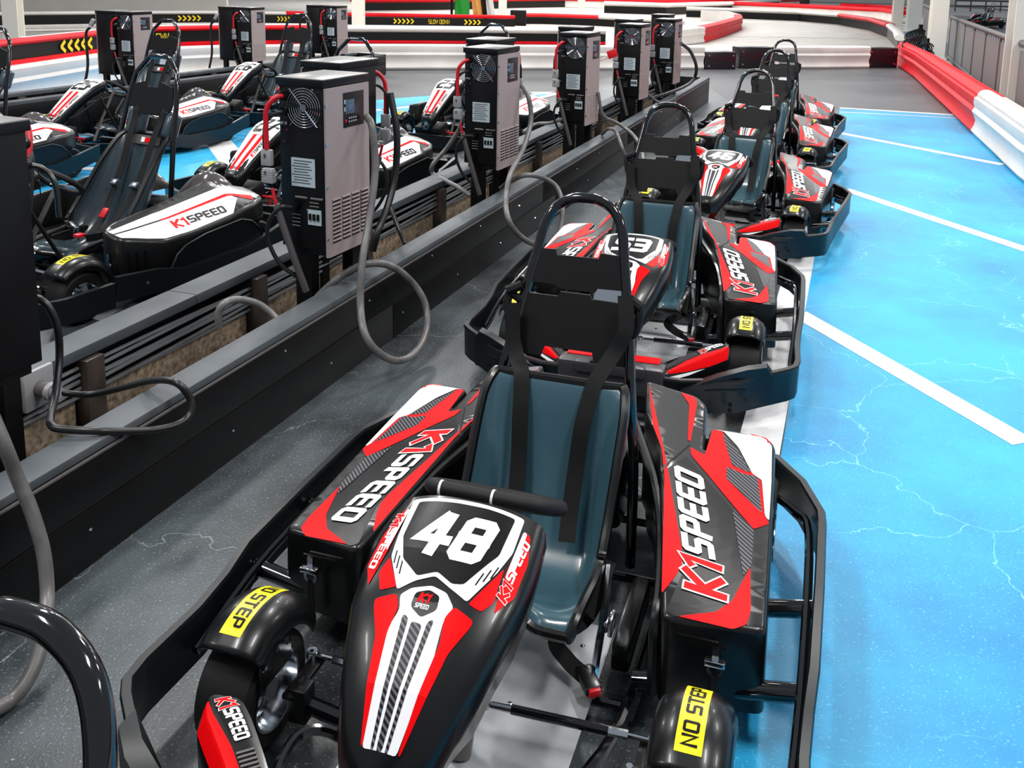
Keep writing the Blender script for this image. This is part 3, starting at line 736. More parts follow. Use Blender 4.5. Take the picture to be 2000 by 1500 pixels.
        if s > 0: fl = lambda u, v, k: Wp(.62 + u, -.36 - v * 15, EPS * (1.6 + k * .6)) if False else Wp(.62 + u, -.55 + v * -9.0, EPS * (1.6 + k * .6))
        if s > 0: fl = lambda u, v, k: Wp(.60 + u, -.18 - v * 9.0, EPS * (1.6 + k * .6))
        else: fl = lambda u, v, k: Wp(.95 - u, -.18 - v * 9.0, EPS * (1.6 + k * .6))
        logo(d_, .33, fl); d_.build('lettering', None, wo_, smooth=False)
    q = MB(); q.box((0, -.43, .20), (.46, .10, .13), bev=.02); q.box((0, -.47, .245), (.30, .05, .05), bev=.012); cb = q.build('nose_block', 'steelp' if 'steelp' in M else 'black', root)
    q = MB(); q.box((0, -.475, .272), (.17, .03, .006), bev=.002); q.build('recess', 'sblack', cb)
    q = MB()
    for s in (-1, 1): q.box((s * .04, -.475, .28), (.035, .014, .012), bev=.003)
    q.build('clip', 'cred', cb)
    q = MB(); q.use('red').box((0, -.385, .2665), (.40, .06, .003)); q.use('white').box((0, -.385, .269), (.10, .045, .003)); q.use('carbon')
    for k in (-1, 0, 1): q.box((k * .022, -.385, .2715), (.010, .045, .003))
    q.build('sticker', None, cb)
    # motor battery boxes seen behind the pedals
    q = MB(); q.box((-.27, .5, .12), (.10, .5, .14), bev=.01); q.build('battery_box', 'black', root); q = MB(); q.box((.29, .56, .10), (.05, .3, .08), bev=.01); q.build('battery_box', 'black', root)
    return root, nose

# ------------------------------------------------------------ adult kart (black and white)
AFY = [-.50, -.46, -.36, -.19, -.09, .04, .10]; AFZ = [.40, .44, .52, .643, .705, .745, .735]
AHY = [-.5, -.46, -.3, -.19, -.05, .06, .10]; AHW = [.06, .082, .105, .125, .142, .125, .10]
def haf(x, y):
    w = interp(y, AHY, AHW); return interp(y, AFY, AFZ) - .02 * min(1.3, abs(x) / w) ** 3
APY = [.15, .30, .55, 1.0, 1.3]; AZO = [.38, .36, .36, .39, .37]; AZI = [.43, .45, .47, .53, .46]; AXI = [.44] * 5; AXO = [.745] * 5
def hap(x, y):
    a = interp(y, APY, AXI); b = interp(y, APY, AXO); t = (x - a) / (b - a); return (1 - t) * interp(y, APY, AZI) + t * interp(y, APY, AZO)
def adult_pod(parent, s):
    T = lambda x, y, e=0: Vector((s * x, y, hap(x, y) + e))
    base = [(.50, .16), (.637, .165), (.755, .375), (.752, .6), (.744, .92), (.70, 1.12), (.62, 1.28), (.47, 1.27), (.40, 1.0), (.43, .5), (.45, .25)]
    out = dense(round_poly(base, .04, 3), .04); m = MB(); r0 = inset(out, .02); r1 = inset(out, .007)
    fill(m, r0, lambda x, y: T(x, y), .06); n = len(out)
    rings = [[T(x, y) for x, y in r0], [T(x, y, -.006) for x, y in r1], [T(x, y, -.022) for x, y in out]]
    rings.append([Vector((s * x, y, .12 if y < 1.0 else .26)) for x, y in out])
    for a, b in zip(rings[:-1], rings[1:]): m.add(a + b, [(i, (i + 1) % n, n + (i + 1) % n, n + i) for i in range(n)])
    o = m.build('side_pod', 'black', parent, weld=.0005, ang=45)
    d = MB(); d.use('white'); ft = lambda x, y: T(x, y, EPS * 1.5)
    fill(d, [(.578, .185), (.63, .187), (.738, .385), (.738, .6), (.728, .905), (.62, 1.05), (.588, 1.035)], ft, .05); fill(d, [(.525, .185), (.565, .187), (.572, 1.04), (.60, 1.16), (.64, 1.2), (.58, 1.24), (.50, 1.1), (.50, .5)], ft, .05)
    d.use('red'); fill(d, [(.568, .5), (.580, .5), (.590, 1.05), (.655, 1.15), (.60, 1.19), (.566, 1.06)], lambda x, y: T(x, y, EPS * 3), .05)
    d.build('sticker', None, o, smooth=False)
    l = MB()
    if s > 0: fl = lambda u, v, k: T(.668 + .03 * u / .38 - v * .8, .52 + u * .95, EPS * (2.2 + k))
    else: fl = lambda u, v, k: T(.698 - .03 * u / .38 - v * .8, .90 - u * .95, EPS * (2.2 + k))
    logo(l, .38, fl, speed='sblack', outline=None); l.build('lettering', None, o, smooth=False)
    q = MB(); q.box((s * .56, .155, .28), (.014, .012, .05)); q.lathe([(-.002, .008), (-.002, .02), (.005, .02), (.005, .008)], 'Y', 12, c=(s * .56, .15, .235)); q.build('latch', 'chrome', o)
    q = MB()
    for k in range(3): q.box((s * (.66 + .022 * k), .20 + .038 * k, .27), (.009, .016, .10), rot=Matrix.Rotation(s * 1.05, 3, 'Z'))
    tag(q.build('slot', 'sblack', o), kind='stuff')
    # domed wheel cover on the outside and clear hump
    q = MB(); q.grid(lambda i, j: Vector((s * (.17 + .33 * i), .90 + .36 * j, .38 + .20 * math.sin(PI * j) ** .6 * math.sin(PI * i) ** .6)), 12, 12); q.build('rear_dome', 'vinyl', o, solid=.004)
    return o
def make_adult_kart():
    root = empty('racing_kart', (0, 0, 0))
    f = MB()
    for s in (-1, 1):
        f.tube([(s * .2, -.42, .07), (s * .24, -.1, .06), (s * .33, .25, .06), (s * .34, .9, .06), (s * .3, 1.2, .10)], .016, 8, smooth=4)
        f.tube([(s * .34, .40, .09), (s * .74, .40, .15)], .017, 8); f.tube([(s * .34, .8, .09), (s * .74, .8, .15)], .017, 8)
        f.tube([(s * .2, 0, .1), (s * .44, 0, .14)], .018, 8)
    for y in (-.42, .0, .3, .8, 1.15): f.tube([(-.3 if y > .2 else -.22, y, .07), (.3 if y > .2 else .22, y, .07)], .014, 8)
    f.build('frame', 'blackgloss', root)
    t = MB(); t.box((0, .1, .045), (.52, .95, .005)); t.build('floor_tray', 'blackmatt', root)
    for s in (-1, 1):
        p = MB(); p.tube([(s * .2, -.3, .06), (s * .2, -.34, .22)], .008, 6); p.tube([(s * .14, -.34, .22), (s * .26, -.34, .22)], .010, 8); p.build('pedal', 'cred' if s > 0 else 'chrome', root)
        wheel('front_wheel', root, s * .58, -.07, .14, .14, -s); wheel('rear_wheel', root, s * .57, 1.17, .14, .2, -s)
        fo = fender(root, s * .58, s, z0=.13, aa=(48, 172)); fo.location.y = -.07
        adult_pod(root, s)
        k = MB(); k.tube([(s * .05, .06, .16), (s * .44, .06, .16)], .009, 8); k.build('tie_rod', 'chrome', root)
    a = MB(); a.tube([(-.5, 1.17, .14), (.5, 1.17, .14)], .018, 10); a.build('rear_axle', 'chrome', root)
    b = MB(); b.box((-.28, .6, .16), (.18, .5, .2), bev=.02); b.build('battery_box', 'black', root); b = MB(); b.box((.28, .6, .16), (.12, .5, .2), bev=.02); b.build('battery_box', 'black', root)
    e = MB(); e.box((0, 1.12, .22), (.44, .26, .22), bev=.03); e.build('motor_cover', 'black', root)
    # steering fairing
    m = MB(); ys = [-.505, -.49, -.46, -.4, -.3, -.2, -.1, 0, .06, .10]; nx = 12; rows = []
    for y in ys:
        w = interp(y, AHY, AHW); row = []
        for k in range(-nx // 2 - 2, nx // 2 + 3):
            t = k / (nx / 2)
            if abs(t) <= 1: row.append(Vector((t * w, y, haf(t * w, y))))
            else: e_ = abs(k) - nx // 2; sg = 1 if k > 0 else -1; row.append(Vector((sg * (w + .006), y, haf(w, y) - (.02 if e_ == 1 else .09))))
        rows.append(row)
    rows = [[Vector((v.x * .9, v.y - .01, v.z - .05)) for v in rows[0]]] + rows + [[Vector((v.x * .9, v.y + .012, v.z - .04)) for v in rows[-1]]]
    c = len(rows[0]); m.add([v for r in rows for v in r], [(i * c + k, i * c + k + 1, (i + 1) * c + k + 1, (i + 1) * c + k) for i in range(len(rows) - 1) for k in range(c - 1)])
    nose = m.build('nose_fairing', 'black', root, solid=.004, ang=60)
    d = MB(); T = lambda x, y, e: Vector((x, y, haf(x, y) + e))
    d.use('white'); fill(d, [(-.075, -.475), (.075, -.475), (.10, -.3), (.118, -.19), (.134, -.05), (.118, .05), (.09, .09), (-.09, .09), (-.118, .05), (-.134, -.05), (-.118, -.19), (-.10, -.3)], lambda x, y: T(x, y, EPS * 1.5), .04)
    d.use('red')
    for x0, x1 in ((-.052, -.018), (.022, .056)): fill(d, [(x0 * .72, -.472), (x1 * .72, -.472), (x1, -.19), (x0, -.19)], lambda x, y: T(x, y, EPS * 3), .04)
    d.use('sblack'); fill(d, [(-.115, -.192), (.115, -.192), (.115, -.189), (-.115, -.189)], lambda x, y: T(x, y, EPS * 2.6), .04); fill(d, [(-.05, .072), (.05, .072), (.04, .088), (-.04, .088)], lambda x, y: T(x, y, EPS * 3), .04)
    logo(d, .13, lambda u, v, k: T(.078 + .012 * u / .13 - v, -.36 + u, EPS * (2 + k * .5)), speed='sblack', outline=None)
    d.build('sticker', None, nose, smooth=False)
    b = MB()
    for s in (-1, 1): b.tube([(s * .05, -.48, .40), (s * .10, -.3, .42), (s * .12, -.02, .56), (s * .12, .04, .62)], .010, 8, smooth=4); b.tube([(s * .12, .0, .56), (s * .2, .2, .10)], .012, 8)
    b.box((0, -.40, .24), (.30, .20, .14), rot=Matrix.Rotation(.25, 3, 'X'), bev=.02)
    b.build('fairing_frame', 'blackmatt', root)
    q = MB(); q.lathe([(-.01, .035), (-.01, .05), (.02, .05), (.02, .035)], 'Y', 18, c=(0, -.52, .31)); q.build('headlamp', 'blackgloss', root)
    q = MB(); q.tube([(-.12, -.50, .26), (.12, -.50, .26)], .008, 6); q.build('green_trim', 'green', root)
    c = MB(); c.tube([(0, .0, .12), (0, .12, .35), (0, .28, .60)], .014, 8); c.build('steering_column', 'steel', root)
    w = MB(); cc = Vector((0, .29, .62)); ring = [cc + Vector((math.cos(a) * .15, math.sin(a) * .10, -math.sin(a) * .085 + .0)) for a in [2 * PI * k / 32 for k in range(32)]]
    w.tube(ring, .017, 8, closed=True); wo = w.build('steering_wheel', 'rubber', root)
    q = MB(); [q.tube([cc + Vector((0, .0, -.02)), ring[k]], .008, 6) for k in (2, 14, 24)]; q.build('spoke', 'chrome', wo)
    # tall seat with shoulder lobes
    V = [(.20, .20, .20, .005), (.25, .225, .21, .02), (.35, .20, .215, .07), (.47, .16, .225, .12), (.58, .18, .235, .16), (.68, .27, .24, .17), (.77, .42, .235, .15), (.85, .60, .225, .11), (.92, .76, .21, .05), (.945, .81, .195, .01)]
    seat, S = make_seat(root, V, 'aseat')
    for s in (-1, 1): q = MB(); q.box((s * .145, .975, .865), (.105, .10, .17), rot=Matrix.Rotation(-.38, 3, 'X'), bev=.028); q.build('shoulder_lobe', 'aseat', root, ang=60)
    q = MB(); q.box((0, .905, .775), (.26, .006, .06), rot=Matrix.Rotation(-.38, 3, 'X')); q.build('seat_label', 'steel', root)
    q = MB(); q.use('white').box((-.01, .898, .777), (.03, .004, .032), rot=Matrix.Rotation(-.38, 3, 'X')); q.use('red').box((.045, .898, .777), (.07, .004, .03), rot=Matrix.Rotation(-.38, 3, 'X')); q.build('emblem', None, root)
    L = lambda x, z: Vector((x, lean(z, .97, 1.0, .26), z))
    h = MB(); h.tube([(-.24, .86, .10), (-.235, .88, .45), L(-.235, .8), L(-.215, 1.0), L(-.195, 1.12), L(-.178, 1.19), L(-.088, 1.285), L(-.062, 1.296), L(.062, 1.296), L(.088, 1.285), L(.178, 1.19), L(.195, 1.12), L(.215, 1.0), L(.235, .8), (.235, .88, .45), (.24, .86, .10)], .017, 8)
    h.build('roll_hoop', 'blackgloss', root, ang=80)
    P = [(-.175, 1.115), (-.06, 1.14), (-.05, 1.105), (.05, 1.105), (.06, 1.14), (.175, 1.11), (.195, 1.0), (.19, .97), (.10, .975), (.085, .93), (-.085, .93), (-.10, .975), (-.19, .97), (-.195, 1.0)]
    q = MB(); n = len(P); A = [L(x, z) + Vector((0, -.012, 0)) for x, z in P]; B = [L(x, z) + Vector((0, -.005, 0)) for x, z in P]; t = tessellate_polygon([[Vector((x, z, 0)) for x, z in P]])
    q.add(A + B, [tuple(i) for i in t] + [tuple(j + n for j in reversed(i)) for i in t] + [(i, (i + 1) % n, n + (i + 1) % n, n + i) for i in range(n)]); q.build('back_plate', 'plate', root, smooth=False)
    for s in (-1, 1):
        q = MB(); ribbon(q, [(s * .11, 1.02, .94), (s * .12, .96, .97), (s * .115, .93, .90), (s * .105, .87, .78), (s * .095, .80, .62), (s * .085, .70, .44), (s * .05, .60, .32), (s * .02, .50, .26)], .05, (1, 0, 0)); bo = q.build('shoulder_belt', 'belt', root)
        q = MB(); q.box((s * .09, .735, .52), (.062, .03, .04), rot=Matrix.Rotation(-.9, 3, 'X'), bev=.004); q.build('belt_adjuster', 'chrome', bo)
    q = MB(); q.box((-.03, .60, .36), (.05, .012, .065), rot=Matrix.Rotation(-.7, 3, 'X'), bev=.003); tag(q.build('belt_pad', 'cred', root), 'red belt tag')
    q = MB(); ribbon(q, [(-.22, .55, .36), (-.15, .48, .28), (-.03, .42, .25)], .045, (.2, 0, 1)); ribbon(q, [(.22, .55, .36), (.15, .48, .28), (.03, .42, .25)], .045, (.2, 0, 1)); lb = q.build('lap_belt', 'belt', root)
    q = MB(); q.box((-.13, .46, .29), (.07, .03, .04), rot=Matrix.Rotation(.5, 3, 'Y'), bev=.004); q.build('belt_adjuster', 'chrome', lb)
    q = MB(); q.box((0, .40, .27), (.05, .05, .02), bev=.004); tag(q.build('buckle', 'cred', lb), 'red buckle')
    # deep bumper band
    prof = [(-.008, 0), (.008, 0), (.010, .12), (.015, .135), (-.015, .135), (-.010, .12)]
    b = MB()
    for s in (1, -1):
        P = [Vector((s * x, y, .075 + dz)) for x, y, dz in ((.70, 1.42, .06), (.79, 1.36, .08), (.80, 1.2, .04), (.80, .95, -.02), (.795, .45, -.025), (.79, .25, .02), (.785, .0, .045))]
        b.sweep(P if s > 0 else P[::-1], prof)
    b.sweep([Vector((x, y, .09)) for x, y in [(.785, .0), (.785, -.28), (.74, -.40), (.52, -.52), (.28, -.58), (-.28, -.58), (-.52, -.52), (-.74, -.40), (-.785, -.28), (-.785, .0)]], prof)
    b.sweep([Vector((.70 - 1.4 * i / 8, 1.42 + .05 * math.sin(PI * i / 8), .105)) for i in range(9)], prof)
    bo = b.build('bumper_band', 'navy', root)
    q = MB()
    for s in (1, -1):
        for y in (.2, .45, .7, 1.0, 1.25): q.lathe([(-.003, .001), (-.003, .008), (.003, .008), (.003, .001)], 'X', 8, c=(s * .80, y, .17))
    tag(q.build('bolt', 'steel', bo), kind='stuff')
    # raised side shields
    for s in (1, -1):
        q = MB(); P2 = [(.373, .19), (.42, .265), (.487, .306), (.632, .337), (.916, .359), (1.0, .33), (1.06, .276), (1.114, .19), (1.114, .10), (.373, .10)]; n = len(P2)
        A = [Vector((s * .782, y, z)) for y, z in P2]; B = [Vector((s * .770, y, z)) for y, z in P2]
        q.add(A + B, [tuple(range(n)), tuple(range(2 * n - 1, n - 1, -1))] + [(i, (i + 1) % n, n + (i + 1) % n, n + i) for i in range(n)]); q.tube([v for v in A[:8]], .006, 6); q.build('side_shield', 'navy', root, ang=25)
    return root, nose
def digits_adult(num, parent):
    b = MB(); b.use('sblack'); T = lambda u, v: Vector((u, v, haf(u, v) + EPS * 3.4))
    text(b, num, -.088, -.150, .135, .080, .029, .040, T, shear=.20, step=.03)
    return b.build('race_number', None, parent, smooth=False)
# ------------------------------------------------------------ the setting: floor and paint
A_ISL = .315
NV = Vector((math.cos(A_ISL), -math.sin(A_ISL), 0)); DV = Vector((math.sin(A_ISL), math.cos(A_ISL), 0))
def I(s, t, z=0.0): return NV * s + DV * t + Vector((0, 0, z))
def flat(name, pts, mt, z, parent=None):
    b = MB(); b.add([Vector((p[0], p[1], z)) for p in pts], [tuple(range(len(pts)))]); return b.build(name, mt, parent, smooth=False)
fl = flat('floor', [(-45, -6), (45, -6), (45, 110), (-45, 110)], 'floor', 0); tag(fl, kind='structure')
# paler concrete beyond the charging rows and the cream track
p = flat('concrete_area', [at(-300, 215), at(380, 150), at(720, 210), at(745, 215), at(830, 186), at(1095, 183), at(1180, 165), at(1360, 152), at(1450, 215), at(1640, 212), at(1870, 226), at(1770, 132), at(1000, 134), at(300, 146), at(0, 205)][3:], 'floorg', .0015, fl)
flat('track_area', [(-30, 21), (-6, 18.3), (3.5, 20.2), (8.6, 21.9), (40, 30), (40, 100), (-30, 100)], 'track', .0012, fl)
BL = [I(-.165, -4), at(1532, 850), at(1586, 496), at(1640, 212), at(1866, 226), Vector((4.9, 9.9, 0)), Vector((3.6, 3.0, 0)), Vector((3.4, -4, 0))]
flat('blue_area', BL, 'blue', .002, fl)
flat('blue_area', [I(-4.75, -1), I(-4.75, 13.2), at(1090, 180), at(850, 186), I(-6.9, 11.8), I(-8.0, 9.5), I(-8.3, 3)], 'blue', .002, fl)
flat('blue_area', [at(-200, 300), at(20, 218), at(180, 150), at(385, 150), at(430, 162), at(200, 185), at(-100, 250)], 'blue', .0022, fl)
flat('blue_area', [at(1745, 60), at(1800, 60), at(1850, 140), at(1800, 140)], 'blue', .0024, fl)
def line(a, b, w, name='white_line'):
    a = Vector(a); b = Vector(b); a.z = b.z = 0; d = (b - a).normalized(); n_ = Vector((-d.y, d.x, 0)) * w / 2
    return flat(name, [a + n_, b + n_, b - n_, a - n_], 'line', .0035, fl)
line(I(-.255, -4), I(-.255, 11.2), .17)
for a, b in (((1558, 612), (2000, 866)), ((1650, 370), (2010, 490)), ((1640, 260), (1958, 322)), ((1640, 211), (1868, 225))):
    line(at(*a), at(*b), .125)
line(at(1640, 219), at(1872, 231), .05)
for a, b, w in ((at(1092, 180), at(700, 219), .12), (at(1092, 182), at(960, 214), .12), (at(750, 213), at(880, 246), .12), (at(425, 276), at(470, 330), .28), (at(850, 185), at(1092, 180), .12), (at(60, 330), at(190, 330), .12)):
    line(a, b, w)
line(at(20, 175), at(95, 172), .3); line(at(25, 168), at(380, 149), .10)
# cracked joint across the cream track
jb = MB(); P = [at(1400 + 16 * i, 72 - (i % 3) * .8 + i * .25) for i in range(22)]
for a, b in zip(P[:-1], P[1:]): d = (b - a).normalized(); n_ = Vector((-d.y, d.x, 0)) * .03; jb.add([a + n_ + Vector((0, 0, .004)), b + n_ + Vector((0, 0, .004)), b - n_ + Vector((0, 0, .004)), a - n_ + Vector((0, 0, .004))], [(0, 1, 2, 3)])
jb.build('floor_joint', 'ink', fl)

wl = MB(); wl.box((-31, 38, 2.6), (35, .2, 5.2)); o = wl.build('wall_back', 'wall', smooth=False); o.rotation_euler = (0, 0, 0); tag(o, kind='structure')
wl = MB(); wl.box((34, 105, 2.6), (120, .2, 5.2)); o = wl.build('wall_far', 'wall', smooth=False); tag(o, kind='structure')

# steel columns of the hall (H sections, part of the building)
def column(x, y, w, lab, rot=0, h=7.5):
    b = MB(); b.box((0, -w * .46, h / 2), (w, w * .08, h)); b.box((0, w * .46, h / 2), (w, w * .08, h)); b.box((0, 0, h / 2), (w * .08, w * .86, h))
    o = b.build('steel_column', 'column', None, (x, y, 0), rot, smooth=False); tag(o, kind='structure'); q = MB(); q.box((0, 0, .012), (w * 1.4, w * 1.4, .024)); q.build('base_plate', 'column', o); return o
for px0, px1, py in ((1960, 2030, 238), (1812, 1846, 128), (1772, 1797, 62), (1744, 1762, 50), (683, 714, 73), (972, 990, 30), (1128, 1142, 24), (1225, 1238, 13), (2, 44, 112)):
    a = at(px0, py); b = at(px1, py); column((a.x + b.x) / 2, (a.y + b.y) / 2 + .15, (b - a).length * .76, '', rot=-.2 if px0 > 1500 else .1)

# ------------------------------------------------------------ charging island
def island(label, s0, s1, s2, s3, t0, t1, f=I, detail=True):
    r = empty('charging_island', (0, 0, 0), 0, label, 'kerb')
    H = .382
    def bx(name, mt, sa, sb, ta, tb, za, zb, parent=r, bev=.004):
        b = MB(); c = f((sa + sb) / 2, (ta + tb) / 2, (za + zb) / 2); ang = -A_ISL if f is I else -f.ang
        b.box((0, 0, 0), (abs(sb - sa), abs(tb - ta), zb - za), bev=bev); o = b.build(name, mt, parent, c, ang); return o
    nseg = 6; L = (t1 - t0) / nseg
    for i in range(nseg):
        ta, tb = t0 + i * L + .002, t0 + (i + 1) * L - .002
        bx('top_board', 'kerbtop', s0 - .010, s1, ta, tb, H - .03, H)
        bx('face_board', 'blackmatt', s0, s0 - .022, ta, tb, .19, H - .034); bx('face_board', 'blackmatt', s0 + .001, s0 - .022, ta + .3, tb + .3 if i < nseg - 1 else tb, .0, .187)
        bx('inner_board', 'blackmatt', s1 + .004, s1 + .03, ta, tb, 0, H - .034)
        bx('top_board', 'kerbtop', s2, s3, ta - .4 if i else ta, tb - .4 if i < nseg - 1 else tb, H - .045, H)
        bx('back_board', 'blackmatt', s3 + .02, s3, ta, tb, 0, H - .05)
    trim = bx('edge_trim', 'steel', s0 + .003, s0 - .008, t0, t1, H - .036, H - .030, bev=0)
    bx('end_board', 'blackmatt', s0, s3, t1, t1 + .02, 0, H)
    if detail:
        b = MB(); rr = random.Random(3)
        for i in range(46):
            t = t0 + (t1 - t0) * (i + .5) / 46; z = (.10, .30)[i % 2] + rr.uniform(-.02, .02); c = f(s0 + .002, t, z); b.lathe([(-.002, .001), (-.002, .006), (.003, .005), (.004, .001)], 'X', 6, c=c)
        tag(b.build('screw', 'chrome', r), kind='stuff')
    t = t0
    k = 0
    while t < t1:
        bx('post', 'rust', s2 + .03, s2 - .05, t - .045, t + .045, 0, H - .05, bev=.003)
        bx('plank', 'wood', s2 - .03, s2 - .07, t + .05, t + 1.02, .03, .165)
        bx('plank', 'rust', s2 - .06, s2 - .08, t + .05, t + 1.02, .30, .335)
        t += 1.075; k += 1
    for j in range(7):
        b = MB(); rr = random.Random(j); pts = []; n_ = 30
        for i in range(n_ + 1):
            t = t0 + (t1 - t0) * i / n_; pts.append(f(s2 - .018 + .004 * (j % 3), t, .175 + .019 * j + .010 * math.sin(i * 1.1 + j * 2) + rr.uniform(-.004, .004)))
        P = catmull(pts, 8); rad = [.0085 if (q % 2) else .0078 for q in range(len(P))]
        b.tube(P, rad, 7); b.build('armoured_conduit', 'conduit', r)
    return r
def mk_f(o, ang):
    nv = Vector((math.cos(ang), -math.sin(ang), 0)); dv = Vector((math.sin(ang), math.cos(ang), 0))
    def f(s, t, z=0.0): return o + nv * s + dv * t + Vector((0, 0, z))
    f.ang = ang; return f
T0 = (at(1386, 152, .382)).dot(DV)
isl = island('long black and grey kerb trough in the middle carrying the row of five silver chargers', -2.157, -2.292, -2.787, -2.945, -1.6, T0)
f2 = mk_f(Vector((-5.55, 11.6, 0)), .36)
island('low black kerb trough at back left under the three small far chargers', .28, .15, -.32, -.45, -6.5, 6.0, f2, False)
b = MB(); b.tube([I(-2.85, 4.12, .24), I(-2.85, 4.16, .235)], .017, 8); tg = b.build('yellow_tape', 'ryellow', isl)
# socket on the trough with its plug
c0 = at_s(74, 757, -2.775); js = MB(); Rz = Matrix.Rotation(-A_ISL, 3, 'Z')
js.box(c0, (.02, .13, .15), rot=Rz, bev=.006); jo = js.build('socket_plate', 'cplug', isl)
q = MB(); q.tube([c0, c0 + NV * .055 + Vector((0, 0, -.004))], .030, 14); q.build('socket_body', 'steel', jo)
q = MB(); q.tube([c0 + NV * .055 + Vector((0, 0, -.004)), c0 + NV * .075 + Vector((0, 0, -.005))], .034, 14); q.tube([c0 + NV * .075 + Vector((0, 0, -.005)), c0 + NV * .095 + Vector((0, 0, -.006))], .026, 12); q.build('plug', 'cplug', jo)

# ------------------------------------------------------------ battery chargers
CW, CD, CHH = .256, .37, .804
def make_charger(z0=.57, lou=True):
    r = empty('battery_charger', (0, 0, 0))
    W_, D_, H_ = CW, CD, CHH; zt = z0 + H_
    b = MB(); b.box((-W_ / 2, D_ / 2, z0 + H_ / 2 - .01), (W_ - .012, D_ - .02, H_ - .02), bev=.004); case = b.build('case', 'ccase', r)
    b = MB(); b.use('lid').box((-W_ / 2, D_ / 2, zt - .002), (W_ + .006, D_ + .006, .006), bev=.002); b.use('ccase').box((-W_ / 2, D_ / 2, zt - .02), (W_ + .004, D_ + .004, .034), bev=.002); b.build('lid', None, r)
    b = MB(); F_ = [(0.0, .004), (.012, 0.0), (.018, .03), (.018, D_ - .05), (.010, D_ - .01), (0, D_ - .006)]
    P = F_; n = len(P); A = [Vector((x, y, z0 - .03)) for x, y in P]; B = [Vector((x, y, zt - .042)) for x, y in P]
    b.add(A + B, [tuple(range(n)), tuple(range(2 * n - 1, n - 1, -1))] + [(i, (i + 1) % n, n + (i + 1) % n, n + i) for i in range(n)]); fp = b.build('front_panel', 'silver', r, ang=20)
    lv = None
    if lou:
        b = MB(); b.use('silver'); b.tube([Vector((0, -.032, 0)), Vector((0, .032, 0))], .007, 6); b.use('sblack').box((.0025, 0, -.008), (.004, .062, .006)); lv = b.build('louvre', None, fp)
        k = 0
        for i in range(4):
            for j in range(11):
                o = lv if k == 0 else lv.copy()
                if k: COL.objects.link(o); o.parent = fp
                o.location = (.017, .065 + .078 * i, z0 + .045 + .0195 * j); k += 1
    else:
        b = MB()
        for i in range(4):
            for j in range(11): b.tube([Vector((.018, .035 + .078 * i, z0 + .045 + .0195 * j)), Vector((.018, .095 + .078 * i, z0 + .045 + .0195 * j))], .005, 5)
        tag(b.build('louvre_rows', 'silver', fp), kind='stuff')
    b = MB(); b.box((.019, .215, zt - .155), (.004, .17, .165), bev=.002); dp = b.build('display_panel', 'panel', r)
    q = MB(); q.box((.022, .18, zt - .14), (.003, .066, .058), bev=.001); q.build('lcd_screen', 'lcd', dp)
    q = MB(); q.box((.0225, .18, zt - .14), (.001, .074, .066)); q.build('screen_frame', 'steel', dp)
    q = MB()
    for i in range(4):
        for j in range(2): q.tube([(.0205, .175 + .018 * i, zt - .195 - .016 * j), (.0235, .175 + .018 * i, zt - .195 - .016 * j)], .0045, 8)
    for j in range(2): q.box((.0215, .14, zt - .115 - .035 * j), (.002, .012, .02))
    tag(q.build('button', 'paper', dp), kind='stuff')
    q = MB(); q.tube([(.0205, .145, zt - .205), (.0245, .145, zt - .205)], .008, 10); tag(q.build('stop_button', 'cred', dp), 'red round button')
    # fan guard on the side plate
    b = MB(); c = Vector((-W_ * .40, -.010 + .012, zt - .135))
    for k in range(7): rr_ = .016 + .0125 * k; b.tube([c + Vector((math.cos(a) * rr_, -.010, math.sin(a) * rr_)) for a in [2 * PI * i / 28 for i in range(28)]], .0018, 5, closed=True)
    for sx, sz in ((1, 1), (1, -1)): b.tube([c + Vector((-.075 * sx, -.012, -.085 * sz)), c + Vector((.075 * sx, -.012, .085 * sz))], .0022, 5)
    b.lathe([(-.014, .001), (-.014, .018), (-.008, .018), (-.008, .001)], 'Y', 14, c=c + Vector((0, 0, 0)))
    b.build('fan_guard', 'chrome', r)
    y0 = .006
    b = MB(); b.use('paper').box((-W_ * .47, y0, zt - .44), (.13, .004, .135)); b.use('ink')
    for k in range(9): b.box((-W_ * .47 - (.01 if k % 3 else 0), y0 - .003, zt - .385 - .013 * k), (.10 - .02 * (k % 3 == 1), .001, .0035))
    b.build('rating_label', None, r)
    b = MB(); b.use('paper').box((-W_ * .24, y0, z0 + .155), (.072, .006, .072)); b.use('sblack')
    for k in range(3): b.box((-W_ * .24 - .022 + .022 * k, y0 - .006, z0 + .158), (.012, .008, .03))
    b.build('breaker', None, r)
    b = MB()
    for i in (0, 1): b.tube([(-.13 + .02 + .085 * i - .055, y0 - .002, z0 + .245), (-.08 + .085 * i - .02, y0 - .002, z0 + .245)], .006, 6)
    for j in (0, 1): b.tube([(-.085, y0 - .002, z0 + .225 - .017 * j), (-.035, y0 - .002, z0 + .225 - .017 * j)], .004, 6)
    for j in range(4): b.tube([(-W_ + .07, y0 - .002, z0 + .16 - .018 * j), (-W_ + .115, y0 - .002, z0 + .16 - .018 * j)], .0035, 6)
    tag(b.build('side_vent', 'steel', r), kind='stuff')
    b = MB(); rr2 = random.Random(2)
    for (x, z) in ((-.24, zt - .05), (-.06, zt - .05), (-.21, zt - .07), (-.19, zt - .07), (-.24, zt - .07), (-.21, zt - .16), (-.19, zt - .155), (-.205, zt - .245), (-.235, zt - .235), (-.22, zt - .3), (-.24, zt - .44), (-.015, z0 + .25), (-.245, z0 + .25), (-.10, z0 + .19)): b.lathe([(-.003, .001), (-.003, .0045), (.002, .0045), (.002, .001)], 'Y', 6, c=(x, y0, z))
    b.box((-.222, y0, zt - .215), (.04, .008, .014), bev=.003)
    for z in (zt - .12, zt - .30, zt - .50, z0 + .06): b.box((.013, .0, z), (.010, .008, .012))
    tag(b.build('screw', 'chrome', r), kind='stuff')
